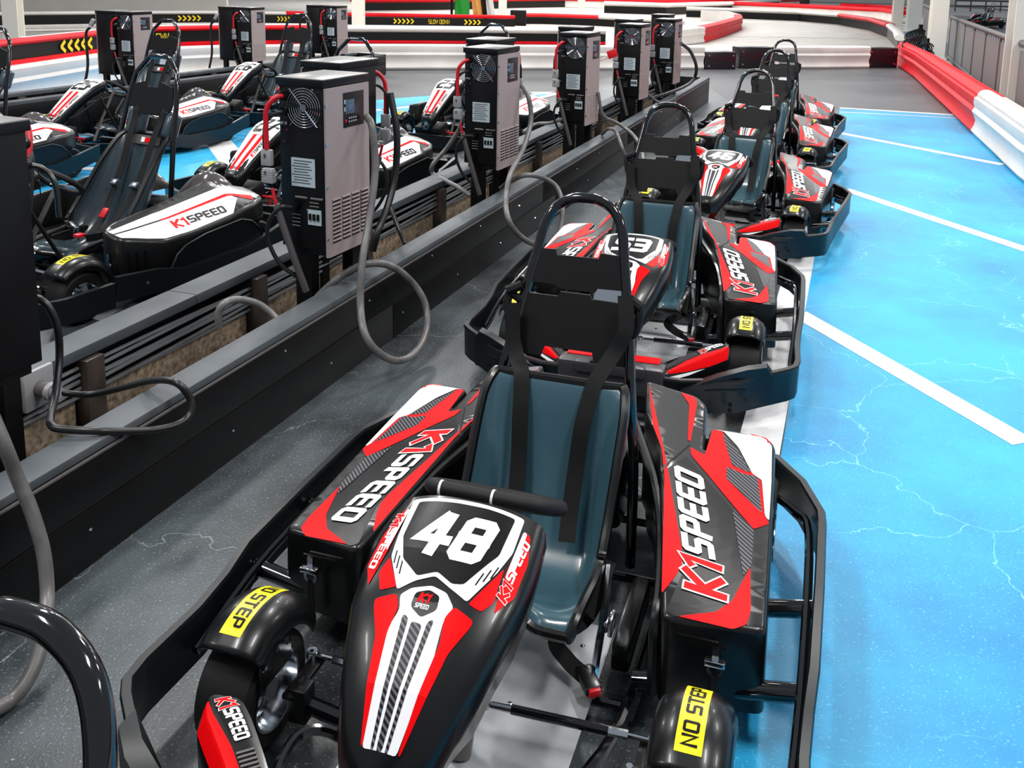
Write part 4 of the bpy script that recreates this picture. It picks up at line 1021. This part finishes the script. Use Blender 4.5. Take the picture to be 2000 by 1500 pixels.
    # red supply cable, plug and sleeve on the side
    for gx, gz in ((.05, zt - .085), (.05, zt - .155), (.09, z0 + .20)): g_ = MB(); g_.lathe([(-.03, .001), (-.03, .02), (.0, .024), (.0, .001)], 'Y', 10, c=(-W_ + gx, y0, gz)); g_.build('cable_gland', 'sblack', r)
    b = MB(); b.tube([(-W_ + .05, y0 - .02, zt - .085), (-W_ + .035, -.05, zt - .09), (-W_ + .00, -.07, zt - .14), (-W_ - .008, -.07, zt - .23), (-W_ - .006, -.07, zt - .33)], .012, 10, smooth=5)
    b.build('red_cable', 'cred', r); b = MB(); b.tube([(-W_ + .010, -.06, z0 + .29), (-W_ + .02, -.06, z0 + .25), (-W_ + .03, -.06, z0 + .215)], .008, 8, smooth=4); b.build('red_cable', 'cred', r)
    b = MB(); b.tube([(-W_ + .05, y0 - .02, zt - .155), (-W_ + .02, -.05, zt - .17), (-W_ - .02, -.06, zt - .22), (-W_ - .028, -.06, zt - .33)], .009, 8, smooth=5); b.build('black_cable', 'cblack', r)
    b = MB(); b.box((-W_ - .010, -.065, zt - .37), (.055, .026, .075), bev=.004); b.box((-W_ - .004, -.065, zt - .455), (.058, .028, .07), bev=.004)
    for k in range(5): b.box((-W_ - .004, -.065, zt - .435 - .011 * k), (.064, .03, .004))
    pl = b.build('connector', 'cplug', r); q = MB()
    for z in (zt - .36, zt - .44): q.box((-W_ - .012, -.081, z), (.008, .004, .018))
    q.build('contact_mark', 'ink', pl)
    b = MB(); b.tube([(-W_ + .09, y0 - .02, z0 + .20), (-W_ + .05, -.06, z0 + .20), (-W_ + .0, -.08, z0 + .13), (-W_ - .01, -.07, z0 + .03), (-W_ + .03, -.04, z0 - .08), (-W_ + .09, .02, z0 - .16)], .010, 8, smooth=6); b.build('power_cable', 'cblack', r)
    b = MB(); b.tube([(-W_ + .03, -.06, z0 + .215), (-W_ + .055, -.04, z0 + .10), (-W_ + .09, -.01, z0 - .06), (-W_ + .12, .03, z0 - .22)], .0165, 10, smooth=5); b.build('cable_sleeve', 'steel', r)
    # steel post standing in the trough
    b = MB(); b.box((-W_ + .07, D_ * .3, z0 / 2), (.09, .06, z0)); b.box((-.06, D_ * .8, z0 / 2), (.06, .06, z0)); b.box((-W_ / 2, D_ * .5, z0 - .02), (W_ * .8, D_ * .8, .03)); b.build('post', 'blackmatt', r)
    return r
def reg(o):
    CH[o.name] = list(o.children)
    for c in o.children: reg(c)
protoC = make_charger(); protoS = make_charger(lou=False)
bpy.context.view_layer.update()
reg(protoC); reg(protoS)
def place(proto, used, loc, rz, label, cat, group=None, name=None):
    o = proto if not used else copy_tree(proto)
    o.location = loc; o.rotation_euler = (0, 0, rz); tag(o, label, cat, group); return o
CP = [(-1.049, 4.127), (-.394, 6.199), (.270, 8.246), (.932, 10.2), (1.514, 11.86)]
names = ['nearest silver charger, its round fan guard and blue screen clearly showing', 'second nearest silver charger on the trough, right of the 23 kart', 'third charger along the trough with a red key tag behind its edge', 'fourth charger along the trough, seen almost edge on with red cables to its right', 'farthest charger at the end of the trough by the curved white barrier']
RC = -.37
for i, (x, y) in enumerate(CP):
    if i < 2: place(protoC, i > 0, (x, y, 0), RC, names[i], 'charger', 'silver chargers facing the youth karts')
    else: place(protoS, i > 2, (x, y, 0), RC, names[i], 'charger', 'silver chargers facing the youth karts')
Rm = Matrix.Rotation(RC, 3, 'Z')
names2 = ['plain black back of a charger at the left picture edge', 'charger directly behind the nearest silver charger, only top and black side showing', 'charger behind the second silver charger under a kart hoop', 'charger half hidden behind the third silver charger', 'charger half hidden behind the fourth silver charger', 'charger half hidden behind the farthest silver charger']
c2 = at(57, 232, 1.374); c2.z = 0; c2 = c2 - Rm @ Vector((0, CD, 0))
B2 = [c2]
for px_, py_ in ((665, 122), (969, 78), (1137, 58), (1240, 42), (1306, 33)):
    v = at_s(px_, py_, -2.63); v.z = 0; B2.append(v)
for i, p in enumerate(B2):
    q = p + Rm @ Vector((-CW, CD, 0)); o = copy_tree(protoS)
    if i == 0:
        for c in [c for c in COL.objects if c.parent == o and c.name.split('.')[0] in ('connector', 'power_cable', 'cable_sleeve', 'red_cable')]:
            for g in [g for g in COL.objects if g.parent == c]: bpy.data.objects.remove(g)
            bpy.data.objects.remove(c)
    place(o, False, (q.x, q.y, 0), RC + PI, names2[i], 'charger', 'chargers facing the adult karts'); o['label'] = names2[i]; o['group'] = 'chargers facing the adult karts'
# the black steel panel and red cable of the station at the left picture edge
# far row of chargers, behind the adult karts
FP = [(-5.44, 11.85), (-4.70, 14.22), (-3.78, 15.9)]
fl_names = ['far charger beside the yellow arrows, behind the 25 kart', 'far charger behind and above the 26 kart', 'far charger left of the cream column with a plug lead hung on it']
for i, (x, y) in enumerate(FP):
    o = copy_tree(protoS); place(o, False, (x, y, -.08), -.40 + .12, fl_names[i], 'charger', 'far chargers on the back left trough'); o['label'] = fl_names[i]; o['group'] = 'far chargers on the back left trough'
    o2 = copy_tree(protoS); off = Matrix.Rotation(-.28, 3, 'Z') @ Vector((-CW - .36, .05, 0)); lab = 'black back of the twin charger left of the ' + ['far charger by the yellow arrows', 'far charger above the 26 kart', 'far charger by the cream column'][i]
    q = Vector((x, y, 0)) + off + Matrix.Rotation(-.28, 3, 'Z') @ Vector((-.0, CD, 0)); place(o2, False, (q.x, q.y, -.08), -.28 + PI, lab, 'charger', 'far chargers on the back left trough'); o2['label'] = lab; o2['group'] = 'far chargers on the back left trough'
    # charging lead with a grey plug hooked on the panel
    R28 = Matrix.Rotation(-.28, 3, 'Z'); g0 = Vector((x, y, 0)) + R28 @ Vector((-CW - .36, -.05, 0))
    m_ = MB(); m_.use('cplug').box(g0 + Vector((.03, 0, 1.14)), (.05, .05, .10), rot=Matrix.Rotation(.5, 3, 'Y'), bev=.008); m_.use('cblack').tube([g0 + Vector((.0, 0, 1.08)), g0 + Vector((-.06, 0, .98)), g0 + Vector((-.05, -.02, .6)), g0 + Vector((-.09, -.05, .34))], .018, 8, smooth=6)
    tag(m_.build('charging_lead', None), ['leftmost hanging plug lead, beside the arrows pointing left', 'plug lead hanging over the kart numbered 26', 'hanging plug lead next to the cream column'][i], 'cable', 'hung charging leads')

# ------------------------------------------------------------ cables lying over the trough
def cable(pts, r, mt, label, group=None):
    P = []
    for q in pts:
        v = at_s(*q)
        if -2.33 < q[2] < -2.12 and v.z < .382 + r: v = at(q[0], q[1], .383 + r)
        P.append(v)
    for v in P: v.z = max(v.z, r)
    b = MB(); b.tube(P, r, 12, smooth=6); tag(b.build('charging_cable', mt), label, 'cable', group)
cable([(716, 228, -2.22), (727, 250, -2.16), (733, 330, -2.14), (722, 420, -2.12), (712, 480, -2.10), (705, 540, -2.08), (704, 600, -2.06), (712, 650, -2.0), (735, 685, -1.95), (770, 704, -1.92), (802, 696, -1.90), (825, 668, -1.90), (834, 630, -1.93), (829, 590, -1.97), (806, 553, -2.02), (770, 523, -2.06), (730, 514, -2.12), (690, 525, -2.22), (655, 548, -2.3), (625, 575, -2.36), (608, 596, -2.4)], .0175, 'cgrey', 'thick grey cable hanging in a loop to the floor from the nearest charger')
cable([(1020, 168, -2.26), (1032, 190, -2.18), (1037, 235, -2.15), (1022, 290, -2.12), (997, 340, -2.1), (988, 385, -2.07), (992, 425, -2.0), (1010, 455, -1.95), (1038, 475, -1.9), (1070, 480, -1.88), (1092, 455, -1.88), (1099, 410, -1.9), (1090, 370, -1.98), (1066, 350, -2.06), (1030, 342, -2.12), (1000, 352, -2.25), (978, 368, -2.35)], .0175, 'cgrey', 'thick grey cable looping to the floor from the second charger')
cable([(1168, 180, -2.25), (1178, 225, -2.2), (1205, 240, -2.1), (1235, 262, -1.9), (1252, 290, -1.7), (1258, 330, -1.5)], .016, 'cgrey', 'grey cable running from the third charger towards the 46 kart')
cable([(1176, 262, -2.3), (1188, 252, -2.15), (1202, 256, -2.08), (1214, 285, -1.95), (1226, 315, -1.9), (1245, 334, -1.85)], .016, 'cgrey', 'grey cable hanging over the trough edge below the third charger')
cable([(1330, 85, -2.1), (1348, 100, -2.05), (1360, 130, -2.05), (1355, 155, -2.1), (1335, 170, -2.15), (1300, 183, -2.25), (1270, 192, -2.35)], .022, 'cblack', 'black cable arcing down from the farthest charger')
cable([(908, 222, -2.7), (898, 250, -2.8), (872, 290, -2.9), (845, 322, -2.98), (846, 340, -2.98), (868, 352, -2.8), (895, 366, -2.6), (918, 382, -2.5)], .017, 'cgrey', 'grey cable dropping behind the trough left of the second charger')
cable([(1022, 258, -2.75), (1045, 243, -2.7), (1075, 240, -2.6), (1100, 232, -2.5)], .016, 'cgrey', 'grey cable bridging between second and third charger')
cable([(1245, 170, -2.3), (1262, 182, -2.3), (1280, 196, -2.25), (1300, 206, -2.2)], .016, 'cgrey', 'grey cable lying in the trough beside the fourth charger')
cable([(-25, 790, -2.15), (5, 860, -2.1), (35, 935, -2.08), (62, 1000, -2.04), (84, 1075, -2.0), (92, 1150, -1.97), (88, 1210, -1.93), (75, 1280, -1.90), (50, 1335, -1.89), (15, 1372, -1.9), (-30, 1395, -1.9)], .0185, 'cgrey', 'thick grey cable hanging over the trough at the left picture edge')
cable([(98, 762, -2.70), (130, 768, -2.68), (180, 770, -2.6), (240, 757, -2.45), (300, 743, -2.25), (345, 748, -2.12), (372, 780, -2.08), (370, 810, -2.07), (345, 830, -2.08), (290, 841, -2.12), (200, 842, -2.22), (120, 838, -2.3), (100, 830, -2.34), (99, 815, -2.38), (108, 770, -2.45), (116, 700, -2.5), (112, 640, -2.5), (95, 600, -2.52), (72, 582, -2.56), (58, 584, -2.6)], .0125, 'cblack', 'dark cable in a pointed loop from the wall socket over the trough')
cable([(428, 640, -2.5), (427, 610, -2.5), (440, 592, -2.48), (465, 585, -2.46), (500, 592, -2.42), (525, 608, -2.38), (542, 625, -2.34)], .016, 'cgrey', 'short grey cable arch rising inside the trough left of the nearest charger')
cable([(762, 182, -2.56), (775, 260, -2.5), (772, 340, -2.5), (758, 400, -2.5), (738, 452, -2.5), (728, 490, -2.52)], .020, 'cblack', 'thick black cable hanging behind the nearest charger')
cable([(758, 392, -2.62), (772, 430, -2.5), (792, 478, -2.36)], .014, 'cblack', 'thin black cable slanting down behind the nearest charger')
cable([(30, 238, -2.62), (42, 238, -2.60), (52, 250, -2.58), (55, 280, -2.56), (50, 320, -2.55), (44, 350, -2.55)], .014, 'cred', 'red cable on the black charger at the left picture edge')
cable([(25, 275, -2.62), (44, 282, -2.58), (56, 310, -2.55), (55, 350, -2.54), (53, 395, -2.54), (46, 430, -2.56)], .017, 'cblack', 'black cable below the red one at the left picture edge')
# red key tag
b = MB(); c = at_s(1196, 105, -2.3); b.box(c, (.10, .01, .08), rot=Matrix.Rotation(-.35, 3, 'Y'), bev=.002); tg = b.build('key_tag', 'cred'); tag(tg, 'red rectangular tag sticking out beside the third charger', 'tag')
b = MB(); b.tube([at_s(1150, 125, -2.3), at_s(1165, 122, -2.3), at_s(1184, 112, -2.3)], .006, 6); b.build('cord', 'cred', tg)

# ------------------------------------------------------------ karts
yk, ynose = make_youth_kart()
ak, anose = make_adult_kart()
bpy.context.view_layer.update(); reg(yk); reg(ak)
def kart(proto, used, x, y, rz, label, group, num):
    o = proto if not used else copy_tree(proto)
    o.location = (x, y, 0); o.rotation_euler = (0, 0, rz); tag(o, label, 'go-kart', group)
    if num:
        nose = [c for c in COL.objects if c.parent == o and c.name.startswith('nose_fairing')][0]
        (digits_red if proto is yk else digits_adult)(num, nose)
    return o
Y = 'black and red youth karts parked in a slanted row'
kart(yk, True, 1.184, 6.353, -.416, 'red youth kart numbered 46, third from the front, its nose visible past the 53 seat', Y, '46')
kart(yk, True, .379, 4.097, -.257, 'youth kart numbered 53 directly behind the nearest one', Y, '53')
kart(yk, True, -.87, -.13, -.31, 'kart at the bottom left corner, only its black hoop top in view', Y, None)
kart(yk, True, 1.88, 8.65, -.41, 'fifth black and red kart in the row, directly behind the one numbered 46', Y, None)
kart(yk, True, 2.44, 10.5, -.40, 'farthest black and red kart, last of the row by the dark floor', Y, None)
kart(yk, False, -.188, 1.829, -.286, 'nearest black and red kart in full view with big white number 48', Y, '48')
A = 'black and white adult karts left of the trough'
kart(ak, True, -4.63, 9.11, -.38, 'adult kart numbered 25 under the leftmost far charger', A, '25')
kart(ak, True, -3.754, 11.26, -.35, 'white nosed kart numbered 26 below the middle far charger', A, '26')
kart(ak, True, -2.13, 6.96, -.412, 'adult kart with red striped nose half hidden behind the nearest silver charger', A, '27')
kart(ak, True, -1.136, 9.96, -.404, 'white nosed kart numbered 23 between the nearest and second chargers', A, '23')
kart(ak, True, -5.354, 7.17, -.44, 'adult kart at the left picture edge, its rear wheel and bumper showing', A, None)
kart(ak, False, -2.99, 4.94, -.446, 'nearest adult kart with tall black seat, harness and red belt tag', A, None)

# ------------------------------------------------------------ barriers
def ribs(h, w=.16):
    return [(0, 0), (.05, .01), (.075, h * .10), (.045, h * .22), (.03, h * .36), (.06, h * .5), (.085, h * .60), (.055, h * .70), (.075, h * .82), (.07, h * .95), (.02, h), (-w, h), (-w, 0)]
def barrier(name, pts, segs, label, group=None, cat='barrier'):
    "segs: list of (profile, material, part name, i0, i1)"
    pts = [Vector((p.x, p.y, 0)) for p in pts]
    r = empty(name, pts[0], 0, label, cat, group); o = pts[0]
    for prof, mt, nm, i0, i1 in segs:
        b = MB(); b.sweep([p - o for p in pts[i0:i1 + 1]], prof); b.build(nm, mt, r)
    return r
def band(z0, z1, x0=.0, x1=.03): return [(x1, z0), (x1, z1), (x0, z1), (x0, z0)]
def tubep(z0, z1, d=.09): 
    c = (z0 + z1) / 2; h = (z1 - z0) / 2; return [(-.02 + d * math.sin(a), c - h * math.cos(a)) for a in [2 * PI * k / 12 for k in range(12)]]
# long white barrier behind the chargers
basepx = [(-120, 250), (20, 205), (150, 178), (225, 162), (300, 150), (420, 143), (640, 137), (830, 136), (1000, 136), (1200, 136), (1372, 135)]
bp = [at(*q) for q in basepx]; N = len(bp) - 1
back = [p + Vector((-.2, .3, 0)) for p in bp]
r1 = barrier('track_barrier', bp, [(ribs(.50), 'wpl', 'ribbed_panel', 0, N)], 'long ribbed white barrier directly behind the chargers')
r2 = barrier('track_barrier', back, [(band(.1, .50), 'bpl', 'backing', 0, 9), (band(.50, .555, .0, .05), 'rpl', 'red_strip', 6, 9), (band(.555, .72), 'bpl', 'black_band', 6, 9), (tubep(.72, .85), 'wpl', 'white_top_tube', 6, 9),
    (band(.46, .56, .0, .06), 'rpl', 'red_strip', 0, 6), (band(.56, .77), 'bpl', 'black_band', 0, 6), (tubep(.75, .85), 'rpl', 'red_top_tube', 0, 6)], 'black banded barrier with yellow arrows pointing left, just behind the white one', None)
r3 = barrier('track_barrier', [p + Vector((-.5, 1.2, 0)) for p in bp[1:7]], [(band(.1, .76), 'wpl', 'backing', 0, 5), (tubep(.73, .82, .12), 'wpl', 'white_top_tube', 0, 5)], 'white tube topped barrier along the back left, behind the red topped one')
def on_path(px, py, path):
    d = _F + _R * ((px - PCX) / FOC) + _D * ((py - PCY) / FOC)
    for a, b in zip(path[:-1], path[1:]):
        e = b - a; den = d.x * e.y - d.y * e.x
        if abs(den) < 1e-9: continue
        t = (a.x * e.y - a.y * e.x) / den; u = (d.y * a.x - d.x * a.y) / den * -1
        u = ((t * d.x - a.x) * e.x + (t * d.y - a.y) * e.y) / (e.x ** 2 + e.y ** 2)
        if t > 0 and -1e-6 <= u <= 1 + 1e-6: return Vector((t * d.x, t * d.y, 0))
    return Vector((0, 20, 0))
def sign(txt, px0, px1, py, z0, z1, host, path, sw=.2, shear=0, off=.05):
    "yellow lettering painted on the black band of a barrier"
    p0 = on_path(px0, py, path); p1 = on_path(px1, py, path); dx = (p1 - p0).normalized(); nn = Vector((dx.y, -dx.x, 0)) * off; L = (p1 - p0).length; h = z1 - z0
    tot = sum(G[c][0] if c != ' ' else .6 for c in txt); gp = .55 if '>' in txt or '<' in txt else .36; w = L / (tot + gp * len(txt)); b = MB()
    text(b, txt, 0, 0, h, w, w * sw * 1.6, w * gp, lambda u, v: p0 + dx * u + nn + Vector((0, 0, z0 + v)) - host.location, shear=shear, step=9)
    return b.build('lettering', 'ryellow', host, smooth=False)
sign('<<<<<', 112, 178, 70, .60, .73, r2, back); sign('OWN', 303, 329, 63, .61, .72, r2, back, sw=.14)
# second line of barriers
C = [at(-80, 66), at(60, 62), at(250, 58), at(400, 56), at(560, 57), at(700, 60), at(840, 62), at(1005, 64)]
r4 = barrier('track_barrier', C, [(ribs(.20), 'wpl', 'white_foot', 0, 6), (band(.2, .46), 'bpl', 'black_band', 0, 7), (tubep(.46, .57), 'wpl', 'white_top_tube', 0, 4), (tubep(.46, .59), 'rpl', 'red_top_tube', 4, 7), (band(.05, .2, 0, .06), 'rpl', 'red_foot', 6, 7)], 'second barrier line with SLOW DOWN and yellow arrows in front of the far track')
for a_ in (('>>>>>', 348, 395, 30), ('>>>>>', 770, 812, 40), ('SLOW DOWN', 837, 880, 42), ('>>>>', 908, 942, 43), ('>>>>', 543, 570, 34)): sign(*a_, .27, .40, r4, C, sw=.13 if 'S' in a_[0] else .2)
# sweeping red and white barrier to the hairpin on the right
S2 = [at(1000, 48), at(1060, 48), at(1170, 52), at(1270, 58), at(1330, 66), at(1360, 74), at(1372, 84), at(1400, 76), at(1430, 64), at(1446, 56)]
r5 = barrier('track_barrier', S2[:5], [(band(.02, .30), 'bpl', 'black_band', 0, 4), (tubep(.30, .46, .14), 'rpl', 'red_top_tube', 0, 2), (tubep(.30, .46, .14), 'wpl', 'white_top_tube', 2, 4)], 'curving barrier, red then white top tube, with arrows pointing left, above the third charger')
sign('<<<<<', 1231, 1258, 38, .10, .24, r5, S2[:5])
hp_ = [at(1300, 84), at(1330, 90), at(1372, 84), at(1410, 72), at(1446, 58), at(1444, 50), at(1420, 42), at(1370, 40)]
r6 = barrier('track_barrier', hp_, [(ribs(.50, .25), 'wpl', 'white_section', 0, 2), (ribs(.50, .25), 'rpl', 'red_section', 2, 5), (ribs(.5, .25), 'wpl', 'white_section', 5, 7)], 'hairpin end of the ribbed barrier, white then bright red, right of the chargers')
# far dark-faced barrier following the bend on the right
S3 = [at(1340, 34), at(1440, 37), at(1560, 42), at(1640, 49), at(1700, 60), at(1735, 74), at(1750, 90), at(1754, 105)]
r7 = barrier('track_barrier', S3, [(band(.02, .36, 0, .05), 'bpl', 'dark_face', 0, 5), (band(.02, .36, 0, .05), 'steel', 'scuffed_face', 5, 7), (tubep(.36, .56, .22), 'wpl', 'white_top_tube', 0, 3), (tubep(.36, .56, .2), 'rpl', 'red_top_tube', 3, 5), (tubep(.36, .54, .16), 'wpl', 'white_end_tube', 5, 7)], 'dark faced barrier bending round the cream track to the red barrier')
for k, (pts, mts, lab) in enumerate([
    ([at(690, 22), at(860, 20), at(1010, 16), at(1200, 12)], ('rpl', 'bpl'), 'far barrier with red top above the flag'),
    ([at(1000, 12), at(1200, 16), at(1400, 22), at(1540, 28), at(1720, 38), at(1760, 46)], ('rpl', 'wpl'), 'far red topped barrier crossing above the hairpin'),
    ([at(1180, 26), at(1300, 30), at(1420, 24), at(1500, 16), at(1580, 8)], ('wpl', 'bpl'), 'far white topped barrier with dark face above the fourth charger'),
    ([at(1640, 26), at(1700, 28), at(1760, 34)], ('rpl', 'wpl'), 'short far red barrier left of the cream columns'),
    ([at(1150, 8), at(1350, 8), at(1520, 10)], ('wpl', 'bpl'), 'farthest white barrier at the top edge'),
    ([at(1380, 14), at(1480, 16), at(1560, 12)], ('rpl', 'wpl'), 'small red curve of barrier at the top edge right of the chargers')]):
    n_ = len(pts) - 1; barrier('track_barrier', pts, [(band(.02, .42, 0, .05), mts[1], 'face', 0, n_), (tubep(.42, .68, .25), mts[0], 'top_tube', 0, n_)], lab, 'far track barriers')
sb = at(1400, 10); b = MB()
# two dark boxes and the pale ribbed section
def dbox(px0, px1, py, h, label):
    a = at(px0, py); c = at(px1, py); mid = (a + c) / 2; ang = math.atan2(c.y - a.y, c.x - a.x); o = empty('barrier_box', mid, ang, label, 'box', 'dark boxes in the barrier line'); L_ = (c - a).length
    q = MB(); q.box((0, .2, h / 2), (L_, .4, h), bev=.02); q.build('body', 'panel', o); q = MB()
    for x in (-L_ * .4, L_ * .4):
        for z in (h * .2, h * .8): q.lathe([(-.006, .001), (-.006, .02), (.004, .02), (.004, .001)], 'Y', 8, c=(x, -.004, z))
    q.build('bolt', 'chrome', o)
dbox(1378, 1437, 136, .38, 'left of two dark boxes in the white barrier line behind the karts'); dbox(1443, 1512, 134, .47, 'dark box right of the other one, behind the farthest hoops'); dbox(1694, 1752, 133, .46, 'dark box where the white barrier meets the red one')
w2 = [at(1512, 134), at(1600, 134), at(1694, 133)]
barrier('track_barrier', w2, [(ribs(.5), 'wpl', 'ribbed_panel', 0, 2)], 'short white ribbed barrier between two dark boxes')
q = MB(); c = at(1012, 50); q.box((0, 0, .30), (.62, .3, .6), bev=.03); o = q.build('barrier_box', 'bpl', None, (c.x, c.y, 0)); tag(o, 'black box right of the flag in front of the far track', 'box')
# red and white guard barrier on the right
RB = [at(1755, 128), at(1790, 152), at(1850, 208), at(1907, 262)]; RW = [at(1907, 262), at(1950, 302), at(2000, 350), Vector((3.9, 5.5, 0)), Vector((3.5, 2.0, 0)), Vector((3.3, -1, 0))]
def guard(pts, mt, label):
    pts = [Vector((p.x, p.y, 0)) for p in pts]; o = pts[0]; r = empty('guard_rail', o, 0, label, 'barrier')
    prof = [(-x, z) for x, z in ribs(.5, .30)]
    # face towards the karts is on the left of travel (towards the viewer)
    b = MB(); b.sweep([p - o + Vector((0, 0, .0)) for p in pts], [(x * -1, z) for x, z in prof]); b.build('ribbed_panel', mt, r)
    b = MB(); b.sweep([p - o for p in pts], [(-.07 + .11 * math.cos(a), .50 + .085 * math.sin(a)) for a in [2 * PI * k / 14 for k in range(14)]]); b.build('top_tube', mt, r)
    return r
guard(RB, 'rpl', 'bright red ribbed guard barrier on the right'); guard(RW, 'wpl', 'white ribbed guard barrier nearest on the right, joining the red one')
# coil springs behind the barrier joint
for k, (x0, y0, x1, y1, z_) in enumerate(((1757, 80, 1797, 66, .62), (1759, 93, 1800, 80, .55), (1775, 106, 1812, 95, .40), (1786, 117, 1813, 109, .25))):
    b = MB(); a = at(x0, y0, z_); c = at(x1, y1, z_); dvv = (c - a).normalized(); u = dvv.orthogonal().normalized(); w = dvv.cross(u); L_ = (c - a).length; n_ = 110; cc_ = (a + c) / 2
    if L_ > 2.2: a = c - dvv * 2.2; L_ = 2.2
    b.tube([a + dvv * (L_ * i / n_) + (u * math.cos(i * .46) + w * math.sin(i * .46)) * .14 for i in range(n_ + 1)], .016, 5); o = b.build('coil_spring', 'sblack')
    tag(o, 'black coil spring behind the barrier joint, ' + ['uppermost', 'second from the top', 'second from the bottom', 'lowest'][k] + ' of four', 'spring', 'coil springs behind the red barrier')
    if k in (0, 2):
        q_ = MB(); h_ = z_ + .25; q_.box((0, 0, h_ / 2), (.09, .09, h_)); o = q_.build('spring_post', 'sblack', None, (c.x, c.y, 0)); tag(o, 'black post holding the coil springs, ' + ('left one' if k == 0 else 'right one'), 'post', 'spring posts')
# grey mesh fence with tube rails on the right
fa, fb = at(1851, 118), at(1972, 232); fdir = (fb - fa).normalized(); r = empty('mesh_fence', fa, 0, 'grey mesh fence with tube rails behind the red barrier', 'fence')
L_ = (fb - fa).length + 4; np_ = 9; H_ = 1.12
b = MB(); b.tube([Vector((0, 0, H_)), fdir * L_ + Vector((0, 0, H_))], .05, 10); b.build('top_rail', 'steel', r); b = MB(); b.tube([Vector((0, 0, .10)), fdir * L_ + Vector((0, 0, .10))], .05, 10); b.build('bottom_rail', 'steel', r)
for i in range(np_):
    t = L_ * i / (np_ - 1)
    b = MB(); b.tube([fdir * t + Vector((0, 0, 0)), fdir * t + Vector((0, 0, H_))], .03, 8); b.build('post', 'steel', r)
    if i < np_ - 1:
        b = MB(); a = fdir * (t + .05); c = fdir * (t + L_ / (np_ - 1) - .05); nrm = Vector((fdir.y, -fdir.x, 0)) * .01
        V_ = [a + Vector((0, 0, .16)), c + Vector((0, 0, .16)), c + Vector((0, 0, H_ - .1)), a + Vector((0, 0, H_ - .1))]; b.add(V_ + [v + nrm for v in V_], [(0, 1, 2, 3), (7, 6, 5, 4), (0, 4, 5, 1), (1, 5, 6, 2), (2, 6, 7, 3), (3, 7, 4, 0)]); b.build('mesh_panel', 'mesh', r, smooth=False)
        b = MB()
        for j in range(6):
            p = a + (c - a) * ((j + .5) / 6); b.tube([p + Vector((0, 0, H_ - .10)) , p + Vector((0, 0, H_ + .03))], .008, 4)
        tag(b.build('tie', 'white', r), kind='stuff')
fa, fb = at(1799, 80), at(1829, 112); r = empty('mesh_fence', fa, 0, 'short far stretch of grey mesh fence between the cream columns', 'fence'); fd = (fb - fa)
b = MB(); b.tube([Vector((0, 0, 1.25)), fd + Vector((0, 0, 1.25))], .07, 8); b.build('top_rail', 'steel', r)
for i in range(5):
    b = MB(); p = fd * (i / 5); c = fd * ((i + .93) / 5); b.add([p + Vector((0, 0, .1)), c + Vector((0, 0, .1)), c + Vector((0, 0, 1.15)), p + Vector((0, 0, 1.15)), p + Vector((.02, 0, .1)), c + Vector((.02, 0, .1)), c + Vector((.02, 0, 1.15)), p + Vector((.02, 0, 1.15))], [(0, 1, 2, 3), (7, 6, 5, 4), (0, 4, 5, 1), (1, 5, 6, 2), (2, 6, 7, 3), (3, 7, 4, 0)]); b.build('mesh_panel', 'mesh', r, smooth=False)
# pit area beyond the fence: dark floor, rail, parked kart shapes
flat('dark_area', [at(1862, 60), at(1990, 150), Vector((30, 14, 0)), Vector((40, 50, 0)), at(1862, 30)], 'panel', .004, fl)
r = empty('pit_railing', at(1865, 22), 0, 'grey railing in the dark area beyond the mesh fence', 'railing'); q0 = at(1865, 22); q1 = at(2010, 24)
for z in (.9, .45):
    b = MB(); b.tube([Vector((0, 0, z)), q1 - q0 + Vector((0, 0, z))], .08, 8); b.build('rail', 'steel', r)
for i in range(6):
    b = MB(); p = (q1 - q0) * (i / 5); b.tube([p, p + Vector((0, 0, .9))], .06, 6); b.build('post', 'steel', r)
w_ = MB(); w_.box((0, 0, 1.5), (40, .2, 3)); o = w_.build('wall_right', 'steel', None, at(2100, 10) * 1.0, 0, smooth=False); tag(o, kind='structure')
for i, (px, py) in enumerate(((1905, 52), (1945, 46))):
    p = at(px, py) + Vector((3.2, 1.5, 0)) * i; o = kart(yk, True, p.x, p.y, -1.2 + i, ['black kart beyond the mesh fence, left one', 'black kart beyond the mesh fence, right one beside the column'][i], 'karts beyond the fence', None)
# flag on a dark pole
fp = at(882, 57); r = empty('flag_stand', fp, 0, 'green, orange and black flag on a dark pole behind the white barrier', 'flag')
b = MB(); b.tube([Vector((0, 0, 0)), Vector((0, 0, 1.9))], .045, 8); b.build('pole', 'sblack', r)
for mt, x0, x1, z0 in (('flagg', .10, .62, .30), ('flago', .58, .92, .45), ('sblack', .88, 1.10, .35), ('flagw', 1.08, 1.34, .42)):
    b = MB(); b.grid(lambda i, j: Vector((x0 + (x1 - x0) * i + .35 * (1 - j) * (x0 > .5) * .5, .06 * math.sin(i * 7 + j * 3), z0 + (.12 * abs(i - .5)) + (1.9 - z0) * j)), 8, 8); b.build('flag_cloth', mt, r, solid=.01)
for j in range(4):
    b = MB(); b.tube([Vector((-.16 + .08 * j, 0, 1.15)), Vector((-.22 + .08 * j, 0, 1.35))], .02, 5); b.build('hook', 'sblack', r)
